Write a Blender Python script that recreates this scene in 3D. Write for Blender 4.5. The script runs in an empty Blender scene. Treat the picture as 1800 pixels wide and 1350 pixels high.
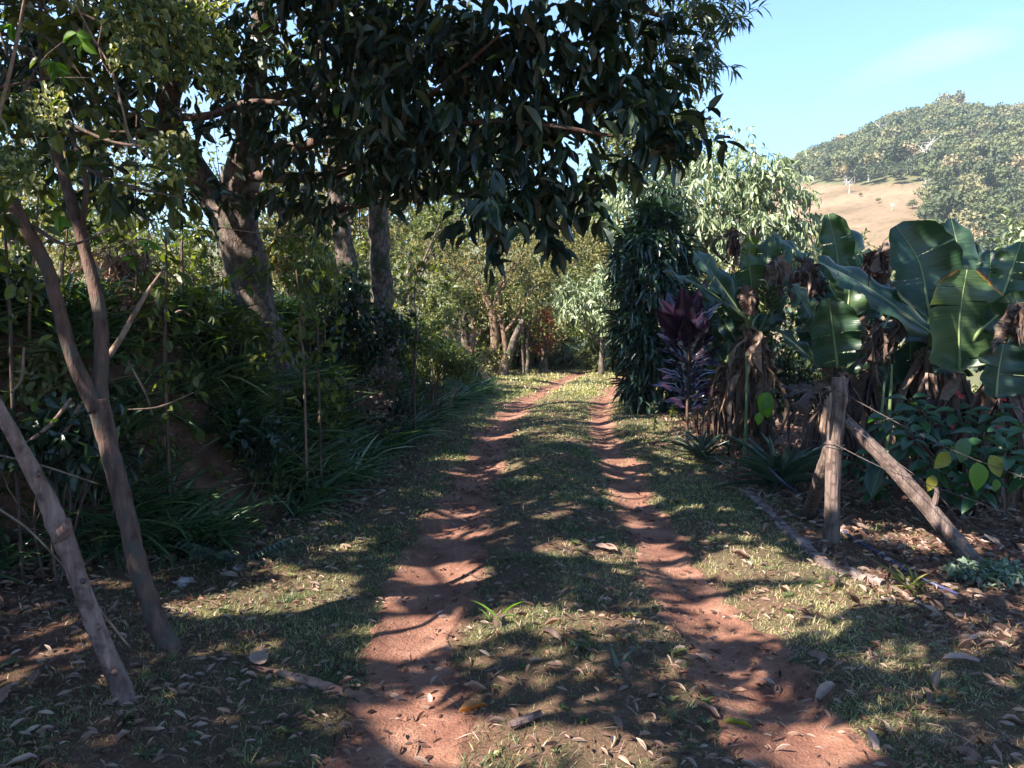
import bpy, math, random
import numpy as np
from mathutils import Vector
R = math.radians
rng = np.random.default_rng(7)
random.seed(7)
SC = bpy.context.scene
COL = SC.collection

# ------------------------------------------------------------------ camera
F = 1350.0                      # focal length in photo pixels (1800 wide)
PITCH = math.atan(115 / F)
CAMZ = 1.6
cam_d = bpy.data.cameras.new("camera"); cam = bpy.data.objects.new("camera", cam_d); COL.objects.link(cam)
cam_d.sensor_width = 36; cam_d.lens = 27; cam_d.clip_start = 0.05; cam_d.clip_end = 3000
cam.location = (0, 0, CAMZ); cam.rotation_euler = (R(90) - PITCH, 0, 0)
SC.camera = cam

# ------------------------------------------------------------------ sky and sun
SUN = np.array([-0.86, -0.50, 0.90]); SUN /= np.linalg.norm(SUN)      # towards the sun
sun_el = math.asin(SUN[2]); sun_az = math.atan2(SUN[0], SUN[1])
w = bpy.data.worlds.new("World"); SC.world = w; w.use_nodes = True
nt = w.node_tree; nt.nodes.clear()
N = nt.nodes.new; L = nt.links.new
sky = N('ShaderNodeTexSky'); sky.sky_type = 'NISHITA'; sky.sun_disc = False
sky.sun_elevation = sun_el; sky.sun_rotation = sun_az
sky.air_density = 1.3; sky.dust_density = 0.3; sky.ozone_density = 1.8; sky.altitude = 600
tc = N('ShaderNodeTexCoord')
mp = N('ShaderNodeMapping'); mp.inputs['Scale'].default_value = (1.0, 1.0, 4.2); mp.inputs['Rotation'].default_value = (0, R(-14), 0)
L(tc.outputs['Generated'], mp.inputs['Vector'])
cn = N('ShaderNodeTexNoise'); cn.inputs['Scale'].default_value = 2.3; cn.inputs['Detail'].default_value = 7; cn.inputs['Roughness'].default_value = .62; cn.inputs['Distortion'].default_value = .6
L(mp.outputs['Vector'], cn.inputs['Vector'])
cr = N('ShaderNodeMapRange'); cr.inputs['From Min'].default_value = .52; cr.inputs['From Max'].default_value = .78; cr.inputs['To Max'].default_value = .55; cr.clamp = True
L(cn.outputs['Fac'], cr.inputs['Value'])
mix = N('ShaderNodeMix'); mix.data_type = 'RGBA'
# one wispy streak of cloud over the hill: a band round a fixed bearing of the sky, frayed by noise
def axis(v):
    d_ = N('ShaderNodeVectorMath'); d_.operation = 'DOT_PRODUCT'; L(tc.outputs['Generated'], d_.inputs[0]); d_.inputs[1].default_value = v; return d_.outputs['Value']
c0 = Vector((.452, .846, .283)).normalized(); ca = Vector((.82, -.50, .25)); ca = (ca - ca.dot(c0) * c0).normalized(); cb = c0.cross(ca)
def sq(o_, wd):
    m_ = N('ShaderNodeMath'); m_.operation = 'DIVIDE'; L(o_, m_.inputs[0]); m_.inputs[1].default_value = wd
    p_ = N('ShaderNodeMath'); p_.operation = 'MULTIPLY'; L(m_.outputs[0], p_.inputs[0]); L(m_.outputs[0], p_.inputs[1]); return p_.outputs[0]
ss = N('ShaderNodeMath'); ss.operation = 'ADD'; L(sq(axis(ca), .13), ss.inputs[0]); L(sq(axis(cb), .026), ss.inputs[1])
fr = N('ShaderNodeMath'); fr.operation = 'MULTIPLY_ADD'; L(cn.outputs['Fac'], fr.inputs[0]); fr.inputs[1].default_value = -3.4; L(ss.outputs[0], fr.inputs[2])
cl = N('ShaderNodeMapRange'); cl.inputs['From Min'].default_value = -.9; cl.inputs['From Max'].default_value = -2.2; cl.inputs['To Max'].default_value = .34; L(fr.outputs[0], cl.inputs['Value'])
cs = N('ShaderNodeMath'); cs.operation = 'MAXIMUM'; cs.use_clamp = True; L(cl.outputs[0], cs.inputs[0]); cs.inputs[1].default_value = 0
L(cs.outputs[0], mix.inputs['Factor']); L(sky.outputs['Color'], mix.inputs['A'])
mix.inputs['B'].default_value = (7.0, 8.2, 8.6, 1)
tint = N('ShaderNodeMix'); tint.data_type = 'RGBA'; tint.blend_type = 'MULTIPLY'; tint.inputs['Factor'].default_value = 1
L(mix.outputs['Result'], tint.inputs['A']); tint.inputs['B'].default_value = (.60, .84, 1.12, 1)
bg = N('ShaderNodeBackground'); bg.inputs['Strength'].default_value = 0.066
L(tint.outputs['Result'], bg.inputs['Color'])
wo = N('ShaderNodeOutputWorld'); L(bg.outputs['Background'], wo.inputs['Surface'])

sl = bpy.data.lights.new("sun", 'SUN'); sl.energy = 5.0; sl.angle = R(.45); sl.color = (1, .93, .82)
so = bpy.data.objects.new("sun", sl); COL.objects.link(so)
so.rotation_euler = Vector(SUN).to_track_quat('Z', 'Y').to_euler()

vs = SC.view_settings
vs.view_transform = 'Standard'; vs.look = 'None'; vs.gamma = 1; vs.use_curve_mapping = False
vs.exposure = 2.25
cy = SC.cycles
cy.max_bounces = 7; cy.diffuse_bounces = 4; cy.glossy_bounces = 2; cy.transmission_bounces = 4; cy.transparent_max_bounces = 8
cy.use_denoising = True; cy.sample_clamp_indirect = 6
cy.caustics_reflective = False; cy.caustics_refractive = False

# ------------------------------------------------------------------ numeric helpers
def hash2(i, j, s=0):
    n = (i.astype(np.int64) * 374761393 + j.astype(np.int64) * 668265263 + s * 1442695041) & 0x7fffffff
    n = ((n ^ (n >> 13)) * 1274126177) & 0x7fffffff
    n = (n ^ (n >> 16)) & 0x7fffffff
    return n / float(0x7fffffff)

def vnoise(x, y, s=0):
    x = np.asarray(x, float); y = np.asarray(y, float)
    i = np.floor(x); j = np.floor(y); fx = x - i; fy = y - j
    fx = fx * fx * (3 - 2 * fx); fy = fy * fy * (3 - 2 * fy)
    a = hash2(i, j, s); b = hash2(i + 1, j, s); c = hash2(i, j + 1, s); d = hash2(i + 1, j + 1, s)
    return (a * (1 - fx) + b * fx) * (1 - fy) + (c * (1 - fx) + d * fx) * fy

def fbm(x, y, s=0, o=4):
    t = 0; a = .5
    for k in range(o):
        t = t + a * vnoise(x, y, s + k * 17); x = x * 2.03; y = y * 2.03; a *= .5
    return t / (1 - .5 ** o)

def sst(a, b, x):
    t = np.clip((x - a) / (b - a), 0, 1)
    return t * t * (3 - 2 * t)

CP, SP = math.cos(PITCH), math.sin(PITCH)
def W(px, py, D):
    """the place that lies D metres ahead of the camera in the direction of photo pixel px, py"""
    dx = (px - 900) / F; dy = (675 - py) / F
    ry = CP + dy * SP; rz = -SP + dy * CP
    return np.array([dx * D / ry, D, CAMZ + rz * D / ry])

def to_px(P):
    P = np.asarray(P, float); d = P - np.array([0, 0, CAMZ])
    f = d[..., 1] * CP - d[..., 2] * SP; u = d[..., 1] * SP + d[..., 2] * CP
    f = np.where(f > .05, f, .05)
    return 900 + d[..., 0] / f * F, 675 - u / f * F

# ------------------------------------------------------------------ terrain
TY = [-20, 0, 2.8, 4.15, 6, 9.2, 12, 15.4, 18, 21, 25, 30, 60]
TX = [.5, .45, .37, .30, .33, .45, .60, 1.1, 1.65, 2.3, 3.4, 5.2, 17]
def track(y): return np.interp(y, TY, TX)
FY = [-20, 3.6, 4.6, 5.4, 6.2, 7.4, 12, 16, 20, 25, 60]
FX = [-6, -4.6, -3.4, -2.1, -1.75, -1.6, -1.35, -.75, -.3, -.1, 1]
def foot(y): return np.interp(y, FY, FX)

def H(x, y):
    x = np.asarray(x, float); y = np.asarray(y, float)
    s = x - track(y)
    near = 1 - sst(22, 27, y)
    z = -.07 * near * (np.exp(-((s - .76) / .26) ** 2) + np.exp(-((s + .76) / .28) ** 2)) + .035 * near * np.exp(-(s / .4) ** 2)
    z = z + (fbm(x * 1.3, y * 1.3, 3) - .5) * .10 * sst(1.0, 2.4, np.abs(s)) + (fbm(x * 5, y * 5, 5) - .5) * .03
    b = foot(y) - x + (fbm(x * .9, y * .9, 9) - .5) * .5
    z = z + 1.38 * sst(0, 1.25, b) * (1 - .5 * sst(14, 24, y)) + .05 * np.clip(b, 0, 30) + (fbm(x * .7, y * .7, 11) - .5) * .35 * sst(.3, 1.5, b)
    z = z + .28 * sst(24, 30, y) * (1 - sst(6, 12, x))
    r = x - 5.5
    z = z - 5.0 * sst(0, 22, r - 2 + .25 * np.clip(y - 10, 0, 40)) * sst(8, 30, y + r * .5)
    z = z - 3.0 * sst(40, 80, y)
    return z

def G(px, py):
    """where the ray through photo pixel px, py meets the terrain"""
    dx = (px - 900) / F; dy = (675 - py) / F
    ry = CP + dy * SP; rz = -SP + dy * CP
    D = np.linspace(1.5, 60, 3000)
    z = CAMZ + rz / ry * D; x = dx / ry * D
    k = np.argmax(z < H(x, D))
    if k == 0: k = len(D) - 1
    return np.array([x[k], D[k], float(H(x[k], D[k]))])

# ------------------------------------------------------------------ mesh helpers
def obj(name, V, Fs, mat=None, parent=None, attr=None, smooth=False, uv=None, mats=None, midx=None, attr2=None):
    """one mesh object from a vertex array and a list of face-index arrays (n,3) or (n,4)"""
    me = bpy.data.meshes.new(name)
    V = np.asarray(V, np.float32)
    Fs = [np.asarray(f, np.int32) for f in Fs if len(f)]
    idx = np.concatenate([f.ravel() for f in Fs]); tot = np.concatenate([np.full(len(f), f.shape[1], np.int32) for f in Fs])
    st = np.concatenate([[0], np.cumsum(tot)[:-1]]).astype(np.int32)
    me.vertices.add(len(V)); me.vertices.foreach_set('co', V.ravel())
    me.loops.add(len(idx)); me.loops.foreach_set('vertex_index', idx)
    me.polygons.add(len(tot)); me.polygons.foreach_set('loop_start', st)
    if midx is not None: me.polygons.foreach_set('material_index', np.asarray(midx, np.int32))
    me.polygons.foreach_set('use_smooth', np.full(len(tot), bool(smooth)))
    if attr is not None:
        a = me.attributes.new('rnd', 'FLOAT', 'POINT'); a.data.foreach_set('value', np.asarray(attr, np.float32))
    if attr2 is not None:
        a = me.attributes.new('aux', 'FLOAT', 'POINT'); a.data.foreach_set('value', np.asarray(attr2, np.float32))
    if uv is not None:
        u = me.uv_layers.new(name='UVMap'); u.data.foreach_set('uv', np.asarray(uv, np.float32)[idx].ravel())
    me.update(calc_edges=True)
    for m in (mats or ([mat] if mat else [])): me.materials.append(m)
    o = bpy.data.objects.new(name, me); COL.objects.link(o)
    if parent is not None:
        o.parent = parent
        if parent.parent is None: o.location = tuple(-parent.location[i] for i in range(3))
    return o

def tag(o, label=None, cat=None, group=None, kind=None):
    if label: o['label'] = label
    if cat: o['category'] = cat
    if group: o['group'] = group
    if kind: o['kind'] = kind
    return o

def thing(name, loc, label, cat, group=None):
    o = bpy.data.objects.new(name, None); COL.objects.link(o)
    o.location = tuple(float(c) for c in loc); o.empty_display_size = .2
    return tag(o, label, cat, group)

class MB:
    """collects tubes, leaves and patches that together make ONE mesh"""
    def __init__(s): s.V = []; s.T = []; s.Q = []; s.A = []; s.B = []; s.U = []; s.n = 0
    def add(s, V, T=None, Q=None, a=0., u=None, b=0.):
        V = np.asarray(V, float).reshape(-1, 3)
        s.V.append(V)
        if T is not None and len(T): s.T.append(np.asarray(T) + s.n)
        if Q is not None and len(Q): s.Q.append(np.asarray(Q) + s.n)
        s.A.append(np.broadcast_to(np.asarray(a, float), (len(V),))); s.B.append(np.broadcast_to(np.asarray(b, float), (len(V),)))
        s.U.append(np.zeros((len(V), 2)) if u is None else np.asarray(u, float))
        s.n += len(V)
    def build(s, name, mat, parent=None, smooth=False, uv=False):
        if not s.V: return None
        Fs = ([np.concatenate(s.T)] if s.T else []) + ([np.concatenate(s.Q)] if s.Q else [])
        return obj(name, np.concatenate(s.V), Fs, mat, parent, attr=np.concatenate(s.A), smooth=smooth,
                   uv=np.concatenate(s.U) if uv else None, attr2=np.concatenate(s.B))

def catmull(P, n):
    P = np.asarray(P, float)
    if len(P) < 3:
        t = np.linspace(0, 1, n)[:, None]; return P[0] * (1 - t) + P[-1] * t
    Q = np.vstack([2 * P[0] - P[1], P, 2 * P[-1] - P[-2]])
    out = []
    for t in np.linspace(0, len(P) - 1 - 1e-6, n):
        i = int(t); f = t - i; a, b, c, d = Q[i:i + 4]
        out.append(.5 * ((2 * b) + (c - a) * f + (2 * a - 5 * b + 4 * c - d) * f * f + (3 * b - a - 3 * c + d) * f ** 3))
    return np.array(out)

def tube(mb, P, r, sides=8, n=None, rough=.08, seed=0, a=0., flare=0.):
    """a tapered, slightly lumpy round stem through the points P with the radii r"""
    n = n or max(4, len(P) * 4)
    P = np.asarray(P, float); r = np.atleast_1d(np.asarray(r, float))
    Q = catmull(P, n); rr = np.interp(np.linspace(0, 1, n), np.linspace(0, 1, len(r)), r)
    if flare: rr = rr * (1 + flare * np.exp(-np.arange(n) / n * 9))
    T = np.gradient(Q, axis=0); T /= np.linalg.norm(T, axis=1)[:, None] + 1e-9
    up = np.array([.31, .72, .2]) if abs(T[0][1]) < .8 else np.array([1., .1, .2])
    A = np.cross(T, up); A /= np.linalg.norm(A, axis=1)[:, None]; B = np.cross(T, A)
    th = np.linspace(0, 2 * np.pi, sides, endpoint=False)
    k = 1 + rough * (vnoise(th[None, :] * 1.3 + seed * 7.1, np.arange(n)[:, None] * .55 + seed * 3.3, seed % 50) - .5) * 2
    k = k + rough * .6 * (vnoise(th[None, :] * 3.1 + 9, np.arange(n)[:, None] * 1.7 + seed, 3) - .5)
    V = Q[:, None] + (A[:, None] * np.cos(th)[None, :, None] + B[:, None] * np.sin(th)[None, :, None]) * (rr[:, None] * k)[..., None]
    i = np.arange(n - 1)[:, None] * sides; j = np.arange(sides)[None]; j2 = (j + 1) % sides
    q = np.stack([i + j, i + j2, i + sides + j2, i + sides + j], -1).reshape(-1, 4)
    V = np.concatenate([V.reshape(-1, 3), Q[:1], Q[-1:]])
    c0 = n * sides; jj = np.arange(sides)
    t = np.concatenate([np.stack([np.full(sides, c0), (jj + 1) % sides, jj], -1),
                        np.stack([np.full(sides, c0 + 1), (n - 1) * sides + jj, (n - 1) * sides + (jj + 1) % sides], -1)])
    mb.add(V, t, q, a)
    return Q

# leaf templates: length along +Y (0..1), width across X, Z = upper side
def _leaf(wid, fold, droop, secs):
    """a folded, drooping blade: a midrib with a left and a right edge"""
    V = [(0, 0, 0)]; ts = [s[0] for s in secs]
    for t, ww in secs:
        z = -droop * t * t
        V += [(-wid * ww, t, z + fold * ww * wid * 2), (0, t, z), (wid * ww, t, z + fold * ww * wid * 2)]
    V.append((0, 1, -droop))
    T = []; n = len(secs)
    T += [(0, 2, 1), (0, 3, 2)]; Q = []
    for k in range(n - 1):
        a = 1 + 3 * k; b = a + 3
        Q += [(a, a + 1, b + 1, b), (a + 1, a + 2, b + 2, b + 1)]
    a = 1 + 3 * (n - 1)
    T += [(a, a + 1, len(V) - 1), (a + 1, a + 2, len(V) - 1)]
    return np.array(V, float), np.array(T), np.array(Q) if Q else np.zeros((0, 4), int)
BROAD = _leaf(.2, .35, .22, [(.18, .6), (.42, 1.), (.72, .8)])
OVAL = _leaf(.27, .3, .18, [(.2, .7), (.5, 1.), (.8, .7)])
NARROW = _leaf(.07, .3, .3, [(.25, .9), (.6, 1.)])
STRAP = _leaf(.045, .4, .55, [(.12, .8), (.35, 1.), (.58, 1.), (.8, .7)])
SMALL = _leaf(.24, .3, .12, [(.45, 1.)])
LANCE = _leaf(.13, .25, .35, [(.2, .7), (.5, 1.), (.8, .6)])
CURL = _leaf(.095, 1.3, -.2, [(.2, .7), (.5, 1.), (.8, .6)])

def norm(v): return v / (np.linalg.norm(v, axis=-1, keepdims=True) + 1e-9)

def leaves(mb, tpl, pos, d, up, size, a, wk=1., b=0.):
    """many copies of a leaf template: at pos, pointing along d, upper side towards up"""
    V, T, Q = tpl
    n = len(pos)
    if n == 0: return
    d = norm(d); x = norm(np.cross(d, up)); z = np.cross(x, d)
    size = np.broadcast_to(size, (n,)); wk = np.broadcast_to(wk, (n,))
    P = pos[:, None] + size[:, None, None] * (V[None, :, :1] * x[:, None] * wk[:, None, None] + V[None, :, 1:2] * d[:, None] + V[None, :, 2:] * z[:, None])
    off = (np.arange(n) * len(V))[:, None, None]
    mb.add(P.reshape(-1, 3), (T[None] + off).reshape(-1, 3), (Q[None] + off).reshape(-1, 4) if len(Q) else None,
           np.repeat(np.broadcast_to(a, (n,)), len(V)), b=np.repeat(np.broadcast_to(b, (n,)), len(V)))

def rdir(n):
    v = rng.normal(size=(n, 3)); return norm(v)

# where the sun comes through the canopy and reaches the ground
# (photo pixel x, y, half width, half height, share of light) - turned into places on the ground
GAPS = [(500, 1052, 125, 22, .95), (360, 1068, 70, 16, .8), (560, 1030, 50, 22, .8), (450, 1135, 60, 14, .5),
        (795, 1012, 90, 16, .75), (700, 1065, 30, 25, .5), (765, 1112, 120, 24, .95), (700, 1140, 75, 26, .7), (770, 1180, 100, 18, .5),
        (790, 1230, 60, 16, .5), (700, 1210, 60, 22, .35), (770, 1310, 130, 45, .75), (560, 1225, 60, 14, .35),
        (990, 966, 46, 14, .95), (1090, 975, 55, 12, .85), (925, 1084, 70, 16, .95), (1030, 1092, 80, 14, .85), (1140, 1105, 35, 12, .6),
        (1010, 1005, 70, 12, .2), (1300, 985, 70, 20, .95), (1400, 1005, 75, 16, .9), (1440, 1050, 110, 20, .95), (1340, 1075, 75, 28, .95),
        (1500, 1040, 70, 20, .8), (1400, 1110, 70, 16, .6), (1225, 1075, 60, 16, .6), (1170, 975, 55, 14, .6), (1215, 1010, 60, 14, .6),
        (1120, 880, 38, 12, .95), (1110, 840, 40, 8, .6), (1045, 1335, 150, 34, .6), (1440, 1325, 120, 40, .6), (930, 1310, 60, 25, .45), (1650, 955, 60, 18, .95),
        (1540, 935, 70, 14, .7), (1700, 965, 40, 14, .6), (790, 905, 60, 8, .8), (720, 870, 60, 10, .6), (810, 940, 60, 8, .6), (880, 820, 40, 8, .7),
        (1170, 773, 50, 8, .95), (1090, 815, 40, 6, .8), (1200, 830, 60, 6, .5), (880, 760, 55, 10, .8), (800, 808, 45, 7, .7), (930, 735, 70, 9, .8), (1060, 745, 40, 8, .7),
        (1075, 700, 50, 8, .8), (960, 700, 90, 9, .8), (860, 700, 60, 8, .7), (1140, 740, 50, 8, .7), (980, 770, 50, 5, .5), (1000, 800, 50, 5, .4),
        (1240, 945, 40, 12, .5), (1060, 1240, 60, 18, .2), (1120, 925, 30, 10, .5), (1640, 1060, 50, 10, .3), (1760, 1100, 50, 20, .25)]
GAPS = np.array(GAPS, float) * np.array([1, 1, 1.0, 1.1, 1])
GAPS = np.maximum(GAPS, np.array([-9999, 0, 0, 7, 0]))
# patches higher up on the bank, seen among the grass and stems
for gx_, gy_, rx_, ry_, k_ in [(480, 655, 60, 16, .95), (420, 636, 50, 14, .9), (565, 700, 30, 14, .7), (350, 600, 70, 16, .9), (270, 650, 40, 14, .6), (700, 640, 50, 14, .9), (790, 636, 70, 18, .95),
                               (750, 700, 34, 14, .6), (640, 775, 30, 12, .5), (230, 565, 60, 18, .9), (100, 625, 50, 14, .8), (560, 805, 30, 12, .5), (300, 720, 40, 12, .5), (60, 720, 50, 12, .6), (400, 760, 30, 10, .5), (180, 820, 40, 12, .4), (620, 640, 30, 12, .7)]:
    GAPS = np.vstack([GAPS, [gx_, gy_, rx_, ry_ * 1.3, k_]])
def light_at(x, y):
    """0..1: how much sun the ground at x, y gets"""
    P = np.stack([x, y, H(x, y)], -1)
    px, py = to_px(P)
    v = np.zeros(len(x))
    nx = (fbm(x * 2.2, y * 2.2, 41, 3) - .5) * .9
    for gx, gy, rx, ry, k in GAPS:
        d = ((px - gx) / rx) ** 2 + ((py - gy) / ry) ** 2 + nx
        v = np.maximum(v, k * (1 - sst(.75, 1.25, d)))
    s_ = x - track(y)
    far = sst(15.5, 18, y) * .85 * sst(-3.2, -2.0, s_) * (1 - sst(3, 4.5, s_)) * (1 - sst(27, 30, y)) * (.55 + .45 * (np.sin(y * 3.1 + x * 1.2) > -.45))
    v = np.maximum(v, far)
    v = v ** 1.5
    v = np.maximum(v, .26 * sst(.46, .62, fbm(x * 1.3, y * 1.3, 47)) * (y > 1.5))
    bk = foot(y) - x
    v = np.maximum(v, .42 * sst(.1, .5, bk) * sst(4.2, 5.2, y))
    v[y < .3] = 0
    inframe = (px > -200) & (px < 2000) & (py < 1500)
    return np.where(inframe & (y > .3), v, .05)

def sun_keep(P, soft=1.):
    """drop what would stand in the way of the sun patches on the ground"""
    z = np.zeros(len(P))
    for _ in range(3):
        g = P - SUN[None] * ((P[:, 2] - z) / SUN[2])[:, None]; z = np.clip(H(g[:, 0], g[:, 1]), -1, 2)
    lv = light_at(g[:, 0], g[:, 1])
    return lv * soft < .10 + .6 * vnoise(g[:, 0] * 12, g[:, 1] * 12, 19)
# ------------------------------------------------------------------ materials
def mat(name):
    m = bpy.data.materials.new(name); m.use_nodes = True; m.node_tree.nodes.clear(); return m

def ramp(nd, cols, pos=None):
    e = nd.color_ramp.elements
    while len(e) < len(cols): e.new(.5)
    for k, c in enumerate(cols):
        e[k].position = pos[k] if pos else k / (len(cols) - 1); e[k].color = (*c, 1)

def leaf_mat(name, cols, pos=None, rough=.42, trans=.35, tcol=(1.5, 1.9, .5), spec=.5, mottle=0.25):
    m = mat(name); t = m.node_tree; n = t.nodes.new; l = t.links.new
    at = n('ShaderNodeAttribute'); at.attribute_name = 'rnd'
    cr = n('ShaderNodeValToRGB'); ramp(cr, cols, pos)
    g = n('ShaderNodeNewGeometry'); no = n('ShaderNodeTexNoise'); no.inputs['Scale'].default_value = 38; no.inputs['Detail'].default_value = 3
    l(g.outputs['Position'], no.inputs['Vector'])
    ad = n('ShaderNodeMath'); ad.operation = 'MULTIPLY_ADD'; l(no.outputs['Fac'], ad.inputs[0]); ad.inputs[1].default_value = mottle; l(at.outputs['Fac'], ad.inputs[2])
    sb = n('ShaderNodeMath'); sb.operation = 'SUBTRACT'; l(ad.outputs[0], sb.inputs[0]); sb.inputs[1].default_value = mottle * .5
    l(sb.outputs[0], cr.inputs['Fac'])
    p = n('ShaderNodeBsdfPrincipled'); p.inputs['Roughness'].default_value = rough; p.inputs['Specular IOR Level'].default_value = spec
    l(cr.outputs['Color'], p.inputs['Base Color'])
    mu = n('ShaderNodeMix'); mu.data_type = 'RGBA'; mu.blend_type = 'MULTIPLY'; mu.inputs['Factor'].default_value = 1
    l(cr.outputs['Color'], mu.inputs['A']); mu.inputs['B'].default_value = (*tcol, 1)
    tr = n('ShaderNodeBsdfTranslucent'); l(mu.outputs['Result'], tr.inputs['Color'])
    mx = n('ShaderNodeMixShader'); mx.inputs['Fac'].default_value = trans
    l(p.outputs[0], mx.inputs[1]); l(tr.outputs[0], mx.inputs[2])
    o = n('ShaderNodeOutputMaterial'); l(mx.outputs[0], o.inputs['Surface'])
    return m

def bark_mat(name, c1, c2, c3, scale=14, stretch=.25, bump=.5, rough=.9):
    m = mat(name); t = m.node_tree; n = t.nodes.new; l = t.links.new
    g = n('ShaderNodeNewGeometry'); mp = n('ShaderNodeMapping'); mp.inputs['Scale'].default_value = (1, 1, stretch); l(g.outputs['Position'], mp.inputs['Vector'])
    a = n('ShaderNodeTexNoise'); a.inputs['Scale'].default_value = scale; a.inputs['Detail'].default_value = 8; a.inputs['Roughness'].default_value = .65; l(mp.outputs[0], a.inputs['Vector'])
    b = n('ShaderNodeTexNoise'); b.inputs['Scale'].default_value = scale * .35; b.inputs['Detail'].default_value = 4; l(g.outputs['Position'], b.inputs['Vector'])
    c = n('ShaderNodeTexNoise'); c.inputs['Scale'].default_value = scale * 5; c.inputs['Detail'].default_value = 4; l(mp.outputs[0], c.inputs['Vector'])
    r1 = n('ShaderNodeValToRGB'); ramp(r1, [c1, c2], [.35, .62]); l(a.outputs['Fac'], r1.inputs['Fac'])
    r2 = n('ShaderNodeMapRange'); r2.inputs['From Min'].default_value = .5; r2.inputs['From Max'].default_value = .62; l(b.outputs['Fac'], r2.inputs['Value'])
    mx = n('ShaderNodeMix'); mx.data_type = 'RGBA'; l(r2.outputs[0], mx.inputs['Factor']); l(r1.outputs['Color'], mx.inputs['A']); mx.inputs['B'].default_value = (*c3, 1)
    p = n('ShaderNodeBsdfPrincipled'); p.inputs['Roughness'].default_value = rough; p.inputs['Specular IOR Level'].default_value = .25
    l(mx.outputs['Result'], p.inputs['Base Color'])
    ad = n('ShaderNodeMath'); ad.operation = 'MULTIPLY_ADD'; l(c.outputs['Fac'], ad.inputs[0]); ad.inputs[1].default_value = .35; l(a.outputs['Fac'], ad.inputs[2])
    bu = n('ShaderNodeBump'); bu.inputs['Strength'].default_value = bump; bu.inputs['Distance'].default_value = .03; l(ad.outputs[0], bu.inputs['Height']); l(bu.outputs[0], p.inputs['Normal'])
    o = n('ShaderNodeOutputMaterial'); l(p.outputs[0], o.inputs['Surface'])
    return m

def ground_mat():
    m = mat('soil and thatch'); t = m.node_tree; n = t.nodes.new; l = t.links.new
    g = n('ShaderNodeNewGeometry')
    at = n('ShaderNodeAttribute'); at.attribute_name = 'rnd'     # 0 bare soil .. 1 turf
    a = n('ShaderNodeTexNoise'); a.inputs['Scale'].default_value = 9; a.inputs['Detail'].default_value = 10; a.inputs['Roughness'].default_value = .7; l(g.outputs['Position'], a.inputs['Vector'])
    b = n('ShaderNodeTexNoise'); b.inputs['Scale'].default_value = 60; b.inputs['Detail'].default_value = 6; b.inputs['Roughness'].default_value = .7; l(g.outputs['Position'], b.inputs['Vector'])
    s = n('ShaderNodeValToRGB'); ramp(s, [(.085, .038, .028), (.15, .070, .050), (.25, .135, .10)], [.3, .5, .72]); l(a.outputs['Fac'], s.inputs['Fac'])
    tcl = n('ShaderNodeValToRGB'); ramp(tcl, [(.035, .030, .018), (.10, .075, .042), (.24, .16, .105)], [.3, .52, .75]); l(b.outputs['Fac'], tcl.inputs['Fac'])
    mx = n('ShaderNodeMix'); mx.data_type = 'RGBA'; l(at.outputs['Fac'], mx.inputs['Factor']); l(s.outputs['Color'], mx.inputs['A']); l(tcl.outputs['Color'], mx.inputs['B'])
    p = n('ShaderNodeBsdfPrincipled'); p.inputs['Roughness'].default_value = .95; p.inputs['Specular IOR Level'].default_value = .2; l(mx.outputs['Result'], p.inputs['Base Color'])
    bu = n('ShaderNodeBump'); bu.inputs['Strength'].default_value = .8; bu.inputs['Distance'].default_value = .03; l(b.outputs['Fac'], bu.inputs['Height']); l(bu.outputs[0], p.inputs['Normal'])
    o = n('ShaderNodeOutputMaterial'); l(p.outputs[0], o.inputs['Surface'])
    return m

def dirt_mat():
    m = mat('trodden red earth'); t = m.node_tree; n = t.nodes.new; l = t.links.new
    g = n('ShaderNodeNewGeometry')
    a = n('ShaderNodeTexNoise'); a.inputs['Scale'].default_value = 3.5; a.inputs['Detail'].default_value = 9; a.inputs['Roughness'].default_value = .62; l(g.outputs['Position'], a.inputs['Vector'])
    b = n('ShaderNodeTexNoise'); b.inputs['Scale'].default_value = 45; b.inputs['Detail'].default_value = 8; b.inputs['Roughness'].default_value = .75; l(g.outputs['Position'], b.inputs['Vector'])
    v = n('ShaderNodeTexVoronoi'); v.inputs['Scale'].default_value = 75; l(g.outputs['Position'], v.inputs['Vector'])
    s = n('ShaderNodeValToRGB'); ramp(s, [(.12, .050, .035), (.225, .105, .070), (.35, .19, .13)], [.32, .5, .7]); l(a.outputs['Fac'], s.inputs['Fac'])
    r = n('ShaderNodeMapRange'); r.inputs['From Min'].default_value = .35; r.inputs['From Max'].default_value = .7; r.inputs['To Min'].default_value = .72; r.inputs['To Max'].default_value = 1.15; l(b.outputs['Fac'], r.inputs['Value'])
    mx = n('ShaderNodeMix'); mx.data_type = 'RGBA'; mx.blend_type = 'MULTIPLY'; mx.inputs['Factor'].default_value = 1; l(s.outputs['Color'], mx.inputs['A']); l(r.outputs[0], mx.inputs['B'])
    p = n('ShaderNodeBsdfPrincipled'); p.inputs['Roughness'].default_value = .95; p.inputs['Specular IOR Level'].default_value = .2; l(mx.outputs['Result'], p.inputs['Base Color'])
    h = n('ShaderNodeMath'); h.operation = 'MULTIPLY_ADD'; l(v.outputs['Distance'], h.inputs[0]); h.inputs[1].default_value = -.35; l(b.outputs['Fac'], h.inputs[2])
    h2 = n('ShaderNodeMath'); h2.operation = 'MULTIPLY_ADD'; l(a.outputs['Fac'], h2.inputs[0]); h2.inputs[1].default_value = 1.2; l(h.outputs[0], h2.inputs[2])
    bu = n('ShaderNodeBump'); bu.inputs['Strength'].default_value = .75; bu.inputs['Distance'].default_value = .022; l(h2.outputs[0], bu.inputs['Height']); l(bu.outputs[0], p.inputs['Normal'])
    o = n('ShaderNodeOutputMaterial'); l(p.outputs[0], o.inputs['Surface'])
    return m

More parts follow.
